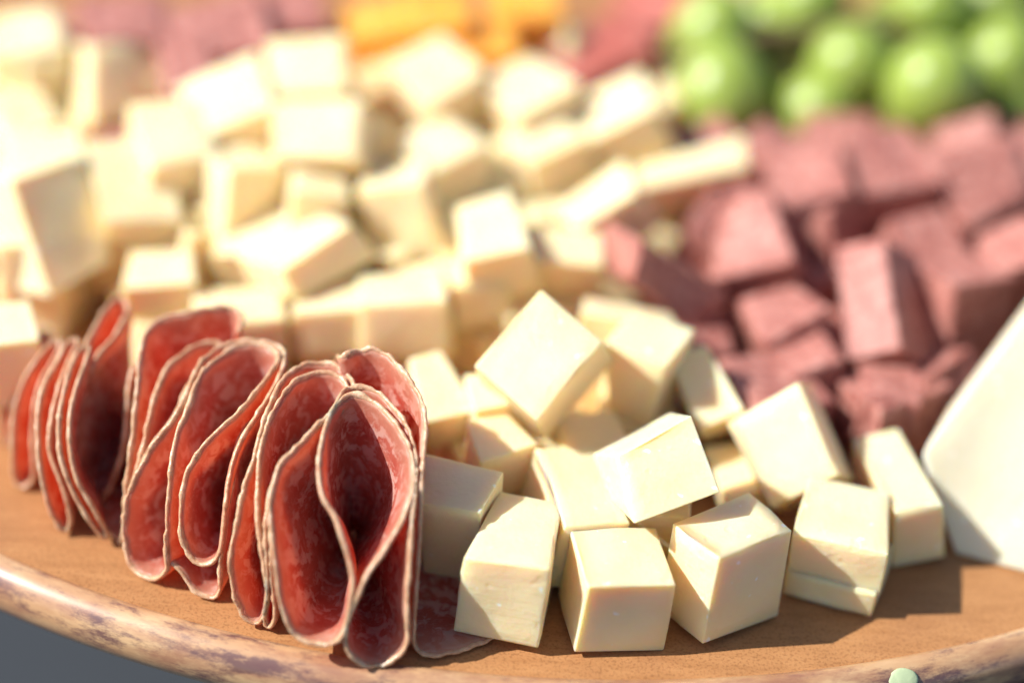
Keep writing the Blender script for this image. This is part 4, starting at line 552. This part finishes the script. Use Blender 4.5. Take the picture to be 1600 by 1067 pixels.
def salami(key, A, Rr, closed, pts, label):
    rim = catmull([Vector(p) for p in pts], closed, 0.09)
    for _ in range(2):
        n = len(rim)
        rim = [rim[i] * 0.5 + (rim[(i - 1) % n] + rim[(i + 1) % n]) * 0.25 if closed or 0 < i < n - 1 else rim[i] for i in range(n)]
    seed = Vector((len(key) * 7.7, sum(map(ord, key)) * 1.3, 2.0))
    n = len(rim)
    for i, p in enumerate(rim):
        k = 1 + 0.010 * noise.noise(p * 1.8 + seed) + 0.012 * noise.noise(p * 6 + seed) + 0.006 * noise.noise(p * 16 + seed)
        q = p * k
        if q.z + A[2] < 0.09: q.z = 0.09 - A[2]
        rim[i] = q
    root = bpy.data.objects.new("salami_slice", None); COL.objects.link(root)
    root.location = Vector((A[0], A[1], 0)) * CM
    tag(root, label, "salami", "folded salami slices along the board's edge")
    off = Vector((0, 0, A[2]))
    rings = [0.10, 0.22, 0.34, 0.46, 0.57, 0.67, 0.76, 0.84, 0.91, 0.96, 0.985]
    vs, fs = [], []
    for i, p in enumerate(rim):
        for r in rings:
            w = noise.noise_vector(p * r * 1.3 + seed) * 0.06 * r * (1.0 - 0.8 * max(0, (r - 0.85) / 0.15))
            v = p * r + w + off
            if v.z < 0.08: v.z = 0.08
            vs.append(v * CM)
    k = len(rings)
    for i in range(n if closed else n - 1):
        j = (i + 1) % n
        for q in range(k - 1):
            fs.append((i * k + q, j * k + q, j * k + q + 1, i * k + q + 1))
    me = bpy.data.meshes.new("meat"); me.from_pydata(vs, [], fs); me.update()
    ra = me.attributes.new("rad", 'FLOAT', 'POINT')
    ra.data.foreach_set('value', rings * n)
    o = link("meat", me, M['salami'], root)
    sd = o.modifiers.new("thickness", 'SOLIDIFY'); sd.thickness = 0.0011; sd.offset = 0
    # the casing: a beaded strip round the cut edge
    vs, fs = [], []
    S = 8
    for i, p in enumerate(rim):
        a, b = rim[(i - 1) % n] if (closed or i > 0) else p, rim[(i + 1) % n] if (closed or i < n - 1) else p
        tg = (b - a).normalized()
        rd = p.normalized()
        rd = (rd - tg * rd.dot(tg)).normalized()
        nm = tg.cross(rd)
        bead = 1 + 0.40 * noise.noise(p * 2.2 + seed) + 0.40 * noise.noise(p * 6.5 + seed) + 0.42 * noise.noise(p * 15 + seed)
        for s in range(S):
            an = 2 * math.pi * s / S
            v = p * 0.99 + nm * (0.046 * bead * math.cos(an)) + rd * (0.066 * bead * math.sin(an)) + off
            if v.z < 0.02: v.z = 0.02
            vs.append(v * CM)
    for i in range(n if closed else n - 1):
        j = (i + 1) % n
        for s in range(S):
            s2 = (s + 1) % S
            fs.append((i * S + s, j * S + s, j * S + s2, i * S + s2))
    if not closed:
        fs.append(tuple(range(S))); fs.append(tuple((n - 1) * S + s for s in range(S)))
    me = bpy.data.meshes.new("rind"); me.from_pydata(vs, [], fs); me.update()
    bm = bmesh.new(); bm.from_mesh(me); bmesh.ops.recalc_face_normals(bm, faces=bm.faces); bm.to_mesh(me); bm.free()
    link("rind", me, M['rind'], root)

for key, (A, Rr, closed, pts, label) in SALAMI.items():
    salami(key, A, Rr, closed, pts, label)

# ------------------------------------------------------------------ grapes
def grape_mesh():
    bm = bmesh.new()
    bmesh.ops.create_uvsphere(bm, u_segments=32, v_segments=20, radius=1)
    for v in bm.verts:
        v.co.z *= 1.14
        v.co += noise.noise_vector(v.co * 1.2) * 0.025
    me = bpy.data.meshes.new("berry"); bm.to_mesh(me); bm.free()
    return me
berry = grape_mesh()
berry.materials.append(M['grape'])
berry.polygons.foreach_set('use_smooth', [True] * len(berry.polygons))
def tube(path, r0, r1, seg=8):
    vs, fs = [], []
    for i, p in enumerate(path):
        p = Vector(p)
        d = (Vector(path[min(i + 1, len(path) - 1)]) - Vector(path[max(i - 1, 0)])).normalized()
        u = d.orthogonal().normalized(); w = d.cross(u)
        r = r0 + (r1 - r0) * i / (len(path) - 1)
        for s in range(seg):
            a = 2 * math.pi * s / seg
            vs.append((p + (u * math.cos(a) + w * math.sin(a)) * r) * CM)
    for i in range(len(path) - 1):
        for s in range(seg):
            fs.append((i * seg + s, (i + 1) * seg + s, (i + 1) * seg + (s + 1) % seg, i * seg + (s + 1) % seg))
    fs.append(tuple(range(seg))); fs.append(tuple((len(path) - 1) * seg + s for s in range(seg)))
    me = bpy.data.meshes.new("stalk"); me.from_pydata(vs, [], fs); me.update()
    return me
bunch = bpy.data.objects.new("grape_bunch", None); COL.objects.link(bunch)
GB = Vector(GRAPES[0][0]); GB.z = 0
bunch.location = GB * CM
tag(bunch, "bunch of green grapes lying on the food at the back right", "grapes")
hub = GB + Vector((0.8, 1.2, 4.0))
link("stalk", tube([Vector((-2.0, 0.6, 3.4)), Vector((0.8, 1.2, 4.0)), Vector((3.6, 1.8, 4.2)), Vector((6.0, 3.0, 3.6))], 0.17, 0.12), M['stem'], bunch)
for p, r in GRAPES:
    p = Vector(p)
    o = bpy.data.objects.new("grape", berry); COL.objects.link(o); o.parent = bunch
    o.location = (p - GB) * CM
    o.scale = (r * CM,) * 3
    o.rotation_euler = (random.uniform(0.2, 1.2), random.uniform(-.5, .5), random.uniform(0, 6))
    a = p - GB; b = a.lerp(hub - GB, 0.85)
    link("pedicel", tube([a, a.lerp(b, .5) + Vector((0, 0, .15)), b], 0.07, 0.06, 6), M['stem'], o).matrix_parent_inverse = Matrix.LocRotScale(o.location, o.rotation_euler, o.scale).inverted()

# ------------------------------------------------------------------ green fleck on the edge
bm = bmesh.new()
bmesh.ops.create_uvsphere(bm, u_segments=24, v_segments=12, radius=1)
for v in bm.verts:
    v.co = Vector((v.co.x * 0.31, v.co.y * 0.24, v.co.z * 0.05)) * (1 + 0.08 * noise.noise(v.co * 2)) * CM
me = bpy.data.meshes.new("pale_green_fleck"); bm.to_mesh(me); bm.free()
o = link("pale_green_fleck", me, M['green'])  # plain pale green lens shape, origin unknown
o.location = Vector(FLECK) * CM
o.rotation_euler = (R(38), R(0), R(14))
tag(o, "small pale green fleck stuck on the board's front edge", "food scrap")
